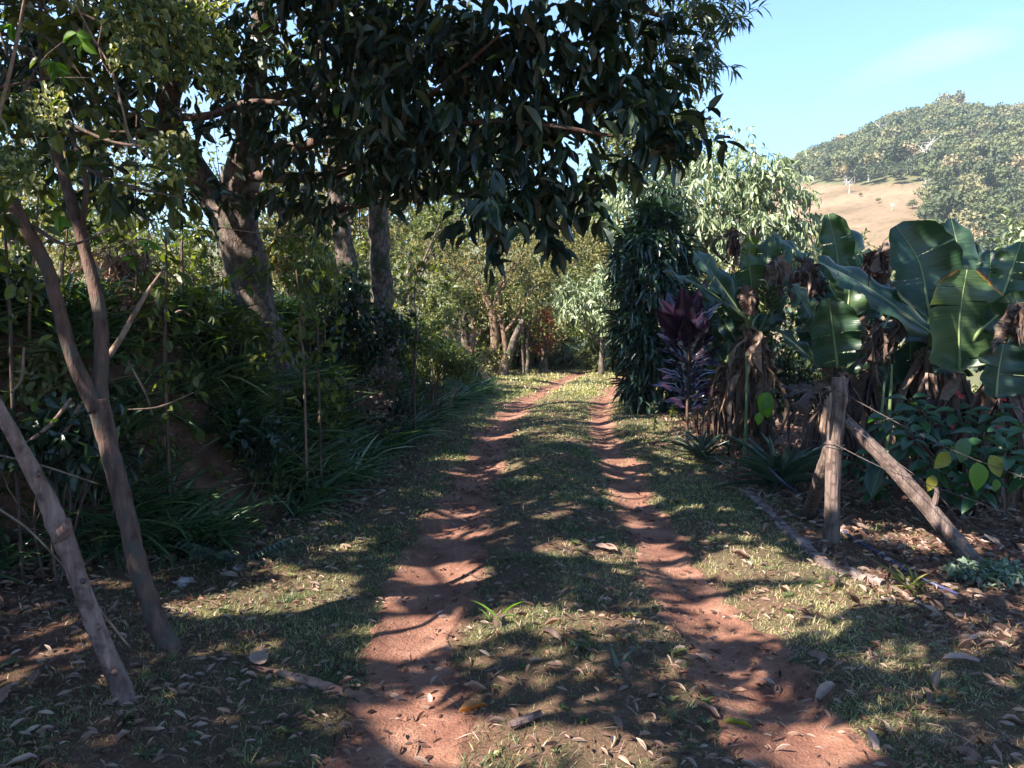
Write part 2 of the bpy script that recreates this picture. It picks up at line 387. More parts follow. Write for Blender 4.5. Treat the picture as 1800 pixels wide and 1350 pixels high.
def hill_mat():
    m = mat('dry hillside pasture'); t = m.node_tree; n = t.nodes.new; l = t.links.new
    g = n('ShaderNodeNewGeometry')
    a = n('ShaderNodeTexNoise'); a.inputs['Scale'].default_value = .045; a.inputs['Detail'].default_value = 10; a.inputs['Roughness'].default_value = .7; l(g.outputs['Position'], a.inputs['Vector'])
    b = n('ShaderNodeTexNoise'); b.inputs['Scale'].default_value = .6; b.inputs['Detail'].default_value = 8; b.inputs['Roughness'].default_value = .75; l(g.outputs['Position'], b.inputs['Vector'])
    s = n('ShaderNodeValToRGB'); ramp(s, [(.115, .080, .046), (.17, .118, .074), (.22, .16, .105)], [.35, .5, .68]); l(a.outputs['Fac'], s.inputs['Fac'])
    s2 = n('ShaderNodeValToRGB'); ramp(s2, [(.5, .55, .42), (1, 1, 1), (1.1, 1.05, 1)], [.33, .5, .75]); l(b.outputs['Fac'], s2.inputs['Fac'])
    mx = n('ShaderNodeMix'); mx.data_type = 'RGBA'; mx.blend_type = 'MULTIPLY'; mx.inputs['Factor'].default_value = 1; l(s.outputs['Color'], mx.inputs['A']); l(s2.outputs['Color'], mx.inputs['B'])
    at = n('ShaderNodeAttribute'); at.attribute_name = 'rnd'
    m2 = n('ShaderNodeMix'); m2.data_type = 'RGBA'; l(at.outputs['Fac'], m2.inputs['Factor']); l(mx.outputs['Result'], m2.inputs['A']); m2.inputs['B'].default_value = (.09, .10, .045, 1)
    p = n('ShaderNodeBsdfPrincipled'); p.inputs['Roughness'].default_value = 1; p.inputs['Specular IOR Level'].default_value = .1; l(m2.outputs['Result'], p.inputs['Base Color'])
    o = n('ShaderNodeOutputMaterial'); l(p.outputs[0], o.inputs['Surface'])
    return m

def banana_mat():
    m = mat('banana leaf blade'); t = m.node_tree; n = t.nodes.new; l = t.links.new
    at = n('ShaderNodeAttribute'); at.attribute_name = 'rnd'     # per leaf tone
    ax = n('ShaderNodeAttribute'); ax.attribute_name = 'aux'     # burnt edge amount
    uv = n('ShaderNodeUVMap'); sp = n('ShaderNodeSeparateXYZ'); l(uv.outputs[0], sp.inputs[0])
    cr = n('ShaderNodeValToRGB'); ramp(cr, [(.014, .036, .021), (.022, .054, .028), (.038, .078, .032), (.085, .12, .032)], [0, .4, .75, 1]); l(at.outputs['Fac'], cr.inputs['Fac'])
    # fine parallel veins running from the midrib to the margin
    mp = n('ShaderNodeMapping'); mp.inputs['Scale'].default_value = (2.2, 60, 1); l(uv.outputs[0], mp.inputs['Vector'])
    no = n('ShaderNodeTexNoise'); no.inputs['Scale'].default_value = 1; no.inputs['Detail'].default_value = 3; l(mp.outputs[0], no.inputs['Vector'])
    vm = n('ShaderNodeMapRange'); vm.inputs['From Min'].default_value = .3; vm.inputs['From Max'].default_value = .7; vm.inputs['To Min'].default_value = .65; vm.inputs['To Max'].default_value = 1.3; l(no.outputs['Fac'], vm.inputs['Value'])
    mu = n('ShaderNodeMix'); mu.data_type = 'RGBA'; mu.blend_type = 'MULTIPLY'; mu.inputs['Factor'].default_value = 1; l(cr.outputs['Color'], mu.inputs['A']); l(vm.outputs[0], mu.inputs['B'])
    # brown burnt margin with a ragged inner edge
    mp2 = n('ShaderNodeMapping'); mp2.inputs['Scale'].default_value = (3, 26, 1); l(uv.outputs[0], mp2.inputs['Vector'])
    n2 = n('ShaderNodeTexNoise'); n2.inputs['Scale'].default_value = 1; n2.inputs['Detail'].default_value = 5; n2.inputs['Roughness'].default_value = .7; l(mp2.outputs[0], n2.inputs['Vector'])
    ad = n('ShaderNodeMath'); ad.operation = 'MULTIPLY_ADD'; l(n2.outputs['Fac'], ad.inputs[0]); ad.inputs[1].default_value = .7; l(ax.outputs['Fac'], ad.inputs[2])
    bc = n('ShaderNodeValToRGB'); ramp(bc, [(0, 0, 0), (1, 1, 1)], [.86, .98]); l(ad.outputs[0], bc.inputs['Fac'])
    bcol = n('ShaderNodeValToRGB'); ramp(bcol, [(.28, .22, .03), (.40, .17, .03), (.14, .055, .03), (.08, .045, .035)], [.88, 1.0, 1.08, 1.0]); l(ad.outputs[0], bcol.inputs['Fac'])
    m3 = n('ShaderNodeMix'); m3.data_type = 'RGBA'; l(bc.outputs['Color'], m3.inputs['Factor']); l(mu.outputs['Result'], m3.inputs['A']); l(bcol.outputs['Color'], m3.inputs['B'])
    p = n('ShaderNodeBsdfPrincipled'); p.inputs['Roughness'].default_value = .38; p.inputs['Specular IOR Level'].default_value = .6
    l(m3.outputs['Result'], p.inputs['Base Color'])
    p.inputs['Sheen Weight'].default_value = .15; p.inputs['Sheen Roughness'].default_value = .4
    bu = n('ShaderNodeBump'); bu.inputs['Strength'].default_value = .35; bu.inputs['Distance'].default_value = .01; l(no.outputs['Fac'], bu.inputs['Height']); l(bu.outputs[0], p.inputs['Normal'])
    m4 = n('ShaderNodeMix'); m4.data_type = 'RGBA'; m4.blend_type = 'MULTIPLY'; m4.inputs['Factor'].default_value = 1; l(m3.outputs['Result'], m4.inputs['A']); m4.inputs['B'].default_value = (2.1, 1.75, .5, 1)
    tr = n('ShaderNodeBsdfTranslucent'); l(m4.outputs['Result'], tr.inputs['Color'])
    mx = n('ShaderNodeMixShader'); mx.inputs['Fac'].default_value = .26; l(p.outputs[0], mx.inputs[1]); l(tr.outputs[0], mx.inputs[2])
    o = n('ShaderNodeOutputMaterial'); l(mx.outputs[0], o.inputs['Surface'])
    return m

M = dict(
    ground=ground_mat(), dirt=dirt_mat(), hill=hill_mat(), banana=banana_mat(),
    grass=leaf_mat('lawn grass', [(.035, .058, .026), (.08, .11, .045), (.20, .20, .09), (.52, .42, .24)], [0, .4, .65, 1], rough=.5, trans=.35),
    strap=leaf_mat('arching bank grass', [(.035, .062, .032), (.075, .125, .058), (.15, .20, .095), (.33, .31, .15)], [0, .5, .85, 1], rough=.27, trans=.25, spec=.8),
    litter=leaf_mat('dry fallen leaves', [(.06, .032, .026), (.15, .078, .056), (.27, .165, .12), (.42, .31, .25)], rough=.6, trans=.15, tcol=(1.2, 1, .7), mottle=.4),
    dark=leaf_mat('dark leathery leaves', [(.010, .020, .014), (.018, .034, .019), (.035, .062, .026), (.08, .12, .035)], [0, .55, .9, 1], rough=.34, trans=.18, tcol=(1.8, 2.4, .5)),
    thin=leaf_mat('thin green leaves', [(.028, .040, .014), (.065, .082, .024), (.15, .165, .045), (.36, .31, .10)], [0, .5, .85, 1], rough=.42, trans=.45, tcol=(1.7, 1.85, .4)),
    mid=leaf_mat('sunlit shrub leaves', [(.045, .062, .022), (.10, .12, .042), (.21, .21, .085), (.44, .37, .18)], [0, .5, .85, 1], rough=.5, trans=.35, tcol=(1.5, 1.7, .5)),
    olive=leaf_mat('dry olive leaves', [(.07, .08, .035), (.17, .165, .06), (.32, .26, .11), (.46, .27, .12)], [0, .5, .85, 1], rough=.6, trans=.35, tcol=(1.4, 1.4, .6)),
    rust=leaf_mat('rusty orange leaves', [(.16, .05, .02), (.30, .10, .035), (.36, .18, .05)], rough=.6, trans=.4, tcol=(1.5, 1.2, .6)),
    silver=leaf_mat('pale silvery leaves', [(.085, .115, .05), (.17, .21, .10), (.28, .32, .19), (.40, .42, .29)], [0, .4, .8, 1], rough=.38, trans=.2, tcol=(1.1, 1.3, .8)),
    blue=leaf_mat('bluish narrow leaves', [(.03, .045, .03), (.06, .08, .05), (.10, .12, .06)], rough=.4, trans=.25),
    dracaena=leaf_mat('glossy corn plant leaves', [(.016, .034, .022), (.032, .062, .036), (.06, .11, .055), (.12, .20, .07)], [0, .55, .9, 1], rough=.3, trans=.12, spec=.75),
    purple=leaf_mat('purple ti leaves', [(.018, .010, .022), (.034, .015, .036), (.055, .020, .046), (.11, .020, .04)], [0, .5, .85, 1], rough=.24, trans=.16, tcol=(2.2, .7, .9), spec=.9),
    pine=leaf_mat('grey green sword leaves', [(.03, .045, .03), (.06, .085, .055), (.10, .13, .085)], rough=.38, trans=.1),
    grey=leaf_mat('grey green felted leaves', [(.07, .10, .075), (.12, .165, .12), (.19, .24, .17)], rough=.6, trans=.2),
    quilt=leaf_mat('big quilted shrub leaves', [(.016, .045, .022), (.028, .075, .030), (.05, .12, .035), (.12, .22, .03)], [0, .5, .85, 1], rough=.35, trans=.3, tcol=(1.8, 2.3, .4)),
    deadban=leaf_mat('dead banana leaves', [(.035, .020, .017), (.085, .048, .036), (.17, .105, .075), (.28, .19, .145)], rough=.7, trans=.2, tcol=(1.3, 1, .7), mottle=.7),
    forest=leaf_mat('hill forest foliage', [(.038, .050, .024), (.08, .095, .036), (.13, .13, .052), (.185, .155, .08), (.24, .16, .095)], rough=.8, trans=.15, mottle=.04),
    rib=leaf_mat('pale midribs', [(.14, .20, .08), (.26, .32, .14)], rough=.4, trans=.1),
    yellow=leaf_mat('yellowing leaf', [(.05, .10, .025), (.28, .24, .03), (.10, .15, .03)], rough=.45, trans=.45, tcol=(1.4, 1.5, .4), mottle=.8),
    orange=leaf_mat('orange dead leaf', [(.28, .11, .03), (.42, .19, .05)], rough=.5, trans=.3, tcol=(1.3, 1, .6), mottle=.8),
    red=leaf_mat('small red blossoms', [(.35, .02, .03), (.5, .05, .06)], rough=.5, trans=.2, tcol=(1, .6, .6)),
    limegreen=leaf_mat('backlit-toned leaf', [(.08, .17, .02), (.17, .30, .04)], rough=.4, trans=.55, tcol=(1.3, 1.5, .3)),  # bright lime carries the glow of backlight in the colour itself
    bark=bark_mat('mossy grey bark', (.030, .020, .016), (.19, .14, .115), (.035, .045, .018), scale=20, stretch=.6, bump=1.),
    bark2=bark_mat('smooth brown bark', (.06, .034, .027), (.15, .09, .07), (.085, .07, .055), scale=30, stretch=.2, bump=.8),
    polebark=bark_mat('pinkish bare pole', (.15, .09, .075), (.31, .205, .17), (.11, .065, .055), scale=34, stretch=.12, bump=.8),
    post=bark_mat('weathered fence wood', (.08, .054, .044), (.22, .155, .13), (.09, .06, .05), scale=46, stretch=.06, bump=.7),
    lit_bark=bark_mat('bark in sunlit tones', (.10, .06, .04), (.24, .15, .10), (.09, .06, .04)),  # warm pale tones put sunlight into the bark colour
    twig=bark_mat('dry twigs', (.14, .085, .06), (.28, .19, .14), (.11, .07, .05), scale=30),
    pseudo=bark_mat('banana stem sheaths', (.09, .05, .04), (.24, .15, .11), (.06, .05, .03), scale=24, stretch=.08, bump=.6),
    white=bark_mat('bleached white bark', (.42, .38, .35), (.6, .56, .52), (.35, .3, .27), scale=3),
    kerb=bark_mat('old concrete kerb', (.13, .095, .085), (.26, .20, .18), (.10, .07, .06), scale=12, stretch=1, bump=.5),
    rock=bark_mat('pale stones', (.26, .2, .17), (.42, .36, .33), (.2, .14, .11), scale=18, stretch=1, bump=.5),
    root=bark_mat('dusty root', (.26, .14, .10), (.36, .21, .15), (.22, .11, .08), scale=20, stretch=1, bump=.4),
)
def plain(name, col, rough, metal=0):
    m = mat(name); p = m.node_tree.nodes.new('ShaderNodeBsdfPrincipled'); o = m.node_tree.nodes.new('ShaderNodeOutputMaterial')
    no = m.node_tree.nodes.new('ShaderNodeTexNoise'); no.inputs['Scale'].default_value = 25
    cr = m.node_tree.nodes.new('ShaderNodeValToRGB'); ramp(cr, [tuple(c * .75 for c in col), tuple(min(1, c * 1.2) for c in col)], [.35, .65])
    m.node_tree.links.new(no.outputs['Fac'], cr.inputs['Fac']); m.node_tree.links.new(cr.outputs['Color'], p.inputs['Base Color'])
    p.inputs['Roughness'].default_value = rough; p.inputs['Metallic'].default_value = metal
    m.node_tree.links.new(p.outputs[0], o.inputs[0]); return m
M['wire'] = plain('old fence wire', (.10, .08, .075), .6, .4)
M['hose'] = plain('blue plastic hose', (.04, .042, .10), .5)

# ------------------------------------------------------------------ ground
def spaced(lo, hi, c0, c1, fine, grow):
    a = [c1]
    st = fine
    while a[-1] < hi: st *= grow; a.append(a[-1] + st)
    b = [c0]; st = fine
    while b[-1] > lo: st *= grow; b.append(b[-1] - st)
    return np.concatenate([b[::-1], np.arange(c0 + fine, c1, fine), a])
gx = spaced(-160, 170, -2.6, 3.2, .045, 1.045)
gy = spaced(-60, 170, 1.8, 7, .05, 1.03)
X, Y = np.meshgrid(gx, gy)
Z = H(X, Y)
def turf(x, y):
    """share of turf cover on the ground"""
    s = x - track(y); e = (fbm(x * 3, y * 3, 21, 3) - .5) * .35
    rut = np.maximum(1 - sst(.02, .27, np.abs(s - .76) + e), 1 - sst(.07, .32, np.abs(s + .76) + e))
    rut = rut * (1 - sst(21, 26, y))
    g = 1 - rut
    g = g * (1 - .75 * sst(1.70, 2.2, s + e * .8) * (1 - sst(11, 16, y)) * (1 - .8 * sst(4.6, 6, s + e * 2)))          # litter beyond the kerb
    b = foot(y) - x
    g = g * (1 - .7 * sst(-.3, .5, b + e))                            # shaded bank
    g = g * (1 - .75 * (1 - sst(-2.9, -1.3, s)) * (1 - sst(5.5, 8, y)))
    g = g * (.55 + .6 * sst(.3, .6, fbm(x * 1.4, y * 1.4, 27)))
    return np.clip(g, 0, 1)
ny, nx_ = X.shape
ii = (np.arange(ny - 1)[:, None] * nx_ + np.arange(nx_ - 1)[None]).ravel()
Qd = np.stack([ii, ii + 1, ii + nx_ + 1, ii + nx_], -1)
g_o = obj('ground', np.stack([X, Y, Z], -1).reshape(-1, 3), [Qd], M['ground'], attr=np.clip(turf(X, Y).ravel(), 0, 1) * .9, smooth=True)
tag(g_o, 'reddish soil under turf and dry leaves beside the track', kind='structure')

# two bare wheel ruts, each a sheet lying in the turf
mb = MB()
for side in (-.76, .76):
    ys = np.concatenate([np.arange(-1, 9, .05), np.arange(9, 26, .12)])
    k = np.linspace(-1, 1, 21)
    w0 = .27 if side < 0 else np.interp(ys, [0, 2.6, 4, 30], [.30, .28, .21, .22])
    wl = w0 + .20 * (fbm(ys * 1.6, ys * 0 + side * 9, 31, 5) - .5) * 2
    wr = w0 + .20 * (fbm(ys * 1.6, ys * 0 + side * 5 + 40, 33, 5) - .5) * 2
    jag = (vnoise(ys * 9, ys * 0 + side, 37) - .5) * .10
    xs = track(ys)[:, None] + side + np.where(k[None] < 0, k[None] * (wl + jag)[:, None], k[None] * (wr - jag)[:, None])
    yy = np.repeat(ys[:, None], 21, 1)
    zz = H(xs, yy) + .014 - .03 * sst(.86, 1., np.abs(k))[None]
    n_, m_ = xs.shape
    i_ = (np.arange(n_ - 1)[:, None] * m_ + np.arange(m_ - 1)[None]).ravel()
    mb.add(np.stack([xs, yy, zz], -1).reshape(-1, 3), None, np.stack([i_, i_ + 1, i_ + m_ + 1, i_ + m_], -1))
tag(mb.build('path', M['dirt'], smooth=True), 'two bare red earth wheel ruts of the farm track', kind='structure')

# ------------------------------------------------------------------ hill
def E(u):   # how high the ridge stands over the horizon, by bearing
    return np.interp(u, [-2, -1, -.5, 0, .2, .30, .356, .40, .444, .49, .548, .60, .667, .8, 1.2, 2],
                     [.08, .10, .09, .10, .12, .145, .178, .200, .214, .236, .248, .244, .240, .22, .19, .1])
def hillz(D, u):
    gI = np.interp(D, [60, 85, 110, 150, 185, 217, 260, 300, 340, 400, 700], [-.30, -.14, .12, .43, .63, .78, .91, 1., 1., .88, .5])
    e = E(u) * gI + .008 * (fbm(D * np.sin(np.arctan(u)) * .03, D * .03, 71, 4) - .5) * sst(80, 140, D)
    return CAMZ + D * e - 2.2 * (1 - sst(80, 120, D))
us = np.concatenate([np.linspace(-2, .25, 60), np.linspace(.26, .85, 150), np.linspace(.87, 2.2, 30)])
Ds = np.concatenate([np.linspace(62, 340, 150), np.linspace(350, 900, 20)])
UU, DD = np.meshgrid(us, Ds)
def hx(D, u): return D * u
HZ = hillz(DD, UU)
def wooded(D, u):
    """1 where trees stand on the hill, 0 on the open pasture"""
    dt = np.interp(np.clip((.181 - .012) / E(u), .5, .97), [.43, .63, .78, .91, 1.], [150, 185, 217, 260, 300])
    v = sst(-3, 7, D - dt + (fbm(u * 30, D * .02, 81) - .5) * 12)
    edge = .540 - .02 * (1 - sst(120, 215, D)) + (fbm(u * 9, D * .04, 83) - .5) * .05
    v = np.maximum(v, sst(-.012, .012, u - edge) * .95)
    return np.maximum(v, 1 - sst(-.01, .02, u - .30))
m_ = UU.shape[1]; i_ = (np.arange(UU.shape[0] - 1)[:, None] * m_ + np.arange(m_ - 1)[None]).ravel()
hill = obj('hill', np.stack([DD * UU, DD, HZ], -1).reshape(-1, 3), [np.stack([i_, i_ + 1, i_ + m_ + 1, i_ + m_], -1)], M['hill'], attr=wooded(DD, UU).ravel() * .8, smooth=True)
tag(hill, 'far hill with a dry tan pasture under woodland', kind='structure')

# ------------------------------------------------------------------ trees and plants in general
def clumps(mb, C, tpl, size, per, mats_rnd, spread=.3, droop=.3, outw=None, keep=True, upk=.8, wk=1., soft=1., sv=.3):
    """leaf clumps: round each centre C a twig end with `per` leaves that fan out from it"""
    n = len(C)
    if n == 0: return
    tw = rdir(n) if outw is None else norm(outw + rdir(n) * .6)
    tw[:, 2] -= droop * .4; tw = norm(tw)
    pos = np.repeat(C, per, 0) + np.repeat(tw, per, 0) * (rng.random((n * per, 1)) - .5) * spread * 2 + rdir(n * per) * spread * .25 * rng.random((n * per, 1))
    d = norm(np.repeat(tw, per, 0) * .55 + rdir(n * per) * .9 + np.array([0, 0, -droop])[None])
    up = norm(rdir(n * per) * .55 + np.array([0, 0, upk])[None])
    base = np.repeat(rng.random(n), per) * .45 + rng.random(n * per) * .55
    a = mats_rnd[0] + (mats_rnd[1] - mats_rnd[0]) * base
    sz = size * (1 + sv * (rng.random(n * per) * 2 - 1))
    if keep:
        k = sun_keep(pos, soft); k[k] = sun_keep(pos[k] + d[k] * sz[k][:, None] * .5, soft); k[k] = sun_keep(pos[k] + d[k] * sz[k][:, None], soft); pos, d, up, a, sz = pos[k], d[k], up[k], a[k], sz[k]
    leaves(mb, tpl, pos, d, up, sz, a, wk)

def blob_points(blobs, n, shell=.55):
    """points spread through a set of ellipsoids, denser to the outside, uneven"""
    vol = np.array([b[3] * b[4] * b[5] for b in blobs]) ** .67; pr = vol / vol.sum()
    which = rng.choice(len(blobs), n, p=pr)
    B = np.array([b[:6] for b in blobs], float)[which]
    r = (shell + (1 - shell) * rng.random((n, 1))) ** .8
    d = rdir(n)
    lump = 1 + .35 * (vnoise(d[:, 0] * 3 + B[:, 0] * 3, d[:, 1] * 3 + d[:, 2] * 4 + B[:, 1], 5)[:, None] - .5) * 2
    return B[:, :3] + d * r * B[:, 3:6] * lump, d

def limbs(mb, start, blobs, r0, n=3, seed=0, sides=6):
    """limbs that fork from a point of the trunk into the middle of each blob"""
    st = np.asarray(start, float)
    for k, b in enumerate(blobs):
        c = np.array(b[:3], float)
        mid = st * .5 + c * .5 + rng.normal(size=3) * .08 * np.linalg.norm(c - st) - np.array([0, 0, .05])
        q = tube(mb, [st, mid, c], [r0, r0 * .6, r0 * .28], sides, 9, seed=seed + k)
        for j in range(n):
            s0 = q[rng.integers(4, 8)]; e = c + rdir(1)[0] * np.array(b[3:6]) * .8
            tube(mb, [s0, (s0 + e) / 2 + rng.normal(size=3) * .06, e], [r0 * .35, r0 * .2, r0 * .06], 5, 6, seed=k * 7 + j)

def tree(name, label, cat, trunk, radii, blobs, n, tpl, size, per, lm, bm, rnd=(0, 1), spread=.25, droop=.3, keep=False, group=None,
         fork=None, r_l=None, sides=10, twigs=3, flare=.4, shell=.5, wk=1., soft=1., upk=.8, rough=.1, seed=1):
    o = thing(name, trunk[0], label, cat, group)
    mb = MB(); q = tube(mb, trunk, radii, sides, rough=rough, flare=flare, seed=seed)
    limbs(mb, q[-1] if fork is None else q[int(fork * (len(q) - 1))], blobs, r_l or np.atleast_1d(radii)[-1] * .8, twigs, seed)
    mb.build('trunk', bm, o, smooth=True)
    C, d = blob_points(blobs, n, shell)
    mb = MB(); clumps(mb, C, tpl, size, per, rnd, spread, droop, d, keep, upk, wk, soft)
    mb.build('crown', lm, o)
    return o
# ------------------------------------------------------------------ canopy trees
def WP(pts): return np.array([W(*p) for p in pts])
def stem_px(mb, pts, sides=10, rough=.08, seed=0, flare=0., n=None, wk=1.):
    """a stem through (photo x, photo y, distance, width in photo pixels)"""
    P = WP([p[:3] for p in pts]); r = np.array([p[3] / 2 / F * p[2] for p in pts]) * wk
    return tube(mb, P, r, sides, n or len(pts) * 5, rough, seed, flare=flare)

# the big forked tree whose leafy boughs hang over the track
b0 = G(478, 668); b0[2] -= .1
T1 = thing('forked_tree', b0, 'thick mossy forked tree on the left bank whose dark boughs hang over the track', 'tree')
D1 = 7.4
mb = MB()
stem_px(mb, [(486, 690, D1, 96), (474, 640, D1, 80), (456, 560, D1, 70), (438, 480, D1, 68), (420, 410, D1, 76), (410, 365, D1, 80)], 14, .13, 3, n=30)
mb.build('trunk', M['bark'], T1, smooth=True)
mb = MB()
stem_px(mb, [(400, 385, D1, 60), (358, 320, D1, 46), (318, 250, D1 - .1, 40), (298, 185, D1 - .2, 36), (318, 110, D1 - .2, 32), (345, 40, D1 - .2, 38), (350, -60, D1, 32), (330, -260, D1, 22)], 10, .1, 5)
mb.build('limb', M['bark'], T1, smooth=True)
mb = MB()
stem_px(mb, [(418, 385, D1, 64), (426, 310, D1, 62), (438, 240, D1, 44), (450, 130, D1, 36), (462, 10, D1, 32), (480, -150, D1, 24), (500, -320, D1, 14)], 10, .1, 6)
mb.build('limb', M['bark'], T1, smooth=True)
mb = MB()
for k, pts in enumerate([
    [(426, 310, 7.4, 20), (520, 312, 6.9, 20), (600, 305, 6.3, 15), (700, 262, 5.6, 12), (790, 270, 5.0, 9)],
    [(436, 262, 7.4, 18), (520, 262, 6.8, 20), (580, 240, 6.2, 17), (660, 250, 5.6, 14), (740, 245, 5.2, 12), (830, 215, 4.8, 10), (960, 220, 4.5, 8), (1080, 240, 4.4, 6)],
    [(446, 180, 7.4, 16), (560, 150, 6.6, 17), (660, 120, 5.8, 13), (800, 95, 5.2, 10), (960, 40, 4.9, 7)],
    [(299, 205, 7.2, 15), (360, 205, 6.6, 14), (440, 180, 6.1, 10), (560, 185, 5.6, 8), (640, 160, 5.2, 6)],
    [(424, 335, 7.4, 18), (540, 370, 7.0, 16), (640, 360, 6.5, 12), (740, 340, 6.0, 8), (860, 350, 5.2, 6), (930, 400, 4.9, 4)],
    [(660, 250, 5.6, 9), (730, 190, 5.0, 8), (800, 130, 4.6, 6), (880, 60, 4.3, 5)],
    [(306, 215, 7.25, 14), (240, 235, 6.8, 14), (120, 235, 6.2, 10), (20, 240, 5.8, 8)],
    [(300, 178, 7.2, 12), (250, 160, 6.8, 10), (180, 165, 6.4, 7)],
    [(458, 60, 7.4, 14), (560, -20, 6.2, 14), (760, -60, 5.2, 10), (980, -40, 4.8, 7), (1150, 20, 5.2, 5)]]):
    stem_px(mb, pts, 7, .1, 20 + k)
mb.build('branch', M['bark2'], T1, smooth=True)

def px_blobs(lst):
    """(photo x, y, distance, half width px, half height px, half depth m)"""
    out = []
    for x, y, D, rx, ry, rz in lst:
        c = W(x, y, D); out.append((c[0], c[1], c[2], rx / F * D, rz, ry / F * D))
    return out
over = px_blobs([(620, 90, 5.6, 150, 110, .7), (760, 150, 5.0, 150, 130, .6), (880, 120, 4.6, 150, 140, .55), (960, 60, 4.6, 130, 90, .5),
                 (900, 300, 4.6, 120, 110, .45), (980, 335, 4.7, 75, 50, .35), (840, 355, 4.9, 45, 40, .3), (620, 260, 5.8, 140, 90, .6), (520, 180, 6.2, 120, 120, .6),
                 (560, 30, 5.9, 150, 80, .7), (740, 30, 5.3, 180, 70, .6), (700, 310, 5.4, 110, 50, .4),
                 (1010, 130, 4.6, 90, 110, .4), (560, 330, 6.4, 110, 35, .4), (950, 395, 4.7, 60, 30, .25), (1010, 380, 4.7, 40, 35, .25), (870, 375, 4.8, 60, 35, .3), (800, 250, 5, 100, 80, .5), (960, 210, 4.6, 100, 60, .4), (700, 220, 5.4, 100, 70, .5), (1050, 330, 4.7, 40, 50, .25)])
C, d = blob_points(over, 560, .3)
mb = MB()
def canopy_keep(P): return P
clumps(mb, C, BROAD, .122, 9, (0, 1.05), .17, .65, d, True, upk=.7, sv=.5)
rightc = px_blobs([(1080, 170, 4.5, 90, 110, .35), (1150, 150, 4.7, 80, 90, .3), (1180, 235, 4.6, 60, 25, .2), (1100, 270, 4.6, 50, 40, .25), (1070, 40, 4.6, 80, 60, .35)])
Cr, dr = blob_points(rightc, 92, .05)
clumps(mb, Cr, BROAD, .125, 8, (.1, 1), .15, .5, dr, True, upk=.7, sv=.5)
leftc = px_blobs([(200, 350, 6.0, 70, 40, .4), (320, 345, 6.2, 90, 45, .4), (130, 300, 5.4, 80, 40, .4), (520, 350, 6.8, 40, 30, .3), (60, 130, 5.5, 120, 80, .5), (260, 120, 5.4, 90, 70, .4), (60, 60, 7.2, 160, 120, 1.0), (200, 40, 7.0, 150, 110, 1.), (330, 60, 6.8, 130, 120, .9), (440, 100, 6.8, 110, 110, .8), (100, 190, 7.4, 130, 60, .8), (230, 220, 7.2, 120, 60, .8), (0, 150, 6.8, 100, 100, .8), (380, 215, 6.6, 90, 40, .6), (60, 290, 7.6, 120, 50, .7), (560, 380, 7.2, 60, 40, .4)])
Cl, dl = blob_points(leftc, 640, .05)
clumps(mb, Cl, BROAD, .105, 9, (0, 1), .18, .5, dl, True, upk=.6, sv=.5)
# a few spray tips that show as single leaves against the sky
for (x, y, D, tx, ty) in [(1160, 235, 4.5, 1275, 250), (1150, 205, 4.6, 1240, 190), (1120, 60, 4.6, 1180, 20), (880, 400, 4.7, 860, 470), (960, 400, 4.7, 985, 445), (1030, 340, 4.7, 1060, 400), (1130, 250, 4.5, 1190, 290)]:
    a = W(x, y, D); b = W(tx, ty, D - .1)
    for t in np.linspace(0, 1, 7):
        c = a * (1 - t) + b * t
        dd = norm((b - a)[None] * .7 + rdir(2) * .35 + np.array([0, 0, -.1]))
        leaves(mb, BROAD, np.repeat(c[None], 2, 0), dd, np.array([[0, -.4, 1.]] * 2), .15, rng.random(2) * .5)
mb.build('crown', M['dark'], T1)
# shade: foliage of unseen trees that stand left of and behind the viewer and of the forked tree's top; its leaves are placed
# between the sun and the ground, fence and banana plants, to cast their shade, with holes left for the sun patches
ST = [thing('shade_tree', (-6.4, 3.2, float(H(-6.4, 3.2))), 'tall unseen shade tree just outside the left edge of the view', 'tree', 'shade trees around the viewer'),
      thing('shade_tree', (-5.4, -1.4, float(H(-5.4, -1.4))), 'unseen shade tree standing behind the left shoulder of the viewer', 'tree', 'shade trees around the viewer'),
      thing('shade_tree', (-8.6, 7.4, float(H(-8.6, 7.4))), 'unseen shade tree standing higher on the bank outside the left edge', 'tree', 'shade trees around the viewer'),
      thing('shade_tree', (-2.6, -4.6, float(H(-2.6, -4.6))), 'unseen shade tree standing behind the viewer beside the track', 'tree', 'shade trees around the viewer'), T1]
hub = np.array([(-6.4, 3.2), (-5.4, -1.4), (-8.6, 7.4), (-2.6, -4.6), (-2.0, 6.2)])
tg = []
def targets(n, x0, x1, y0, y1, z0=0., z1=0.):
    tg.append(np.stack([rng.uniform(x0, x1, n), rng.uniform(y0, y1, n), rng.uniform(z0, z1, n)], -1))
targets(2600, -4.5, 4.5, 1.2, 8.5); targets(1000, -1.8, 5, 8, 15.5); targets(900, 2.0, 6.0, 5.0, 9.8, .3, 2.4); targets(300, 1.4, 3.3, 12.6, 14.2, .2, 3.0)
targets(260, -4.5, -1.2, 3, 9, 0, 2.0); targets(450, -2.5, 2.5, 4.0, 6.0, 1.6, 3.4); targets(260, -3.2, -1.2, 2.4, 4.2, 0, 3)
tg = np.concatenate(tg)
zc = rng.uniform(3.4, 7.5, len(tg)); C = tg + SUN[None] * ((zc - tg[:, 2]) / SUN[2])[:, None]
for _ in range(4):
    px_, py_ = to_px(C); bad = (py_ > -230) & (px_ > -130) & (px_ < 1950) & (C[:, 1] > .5)
    C[bad] += SUN[None] * 1.1
px_, py_ = to_px(C); C = C[~((py_ > -230) & (px_ > -130) & (px_ < 1950) & (C[:, 1] > .5))]
near_ = np.argmin(((C[:, None, :2] - hub[None]) ** 2).sum(-1), 1)
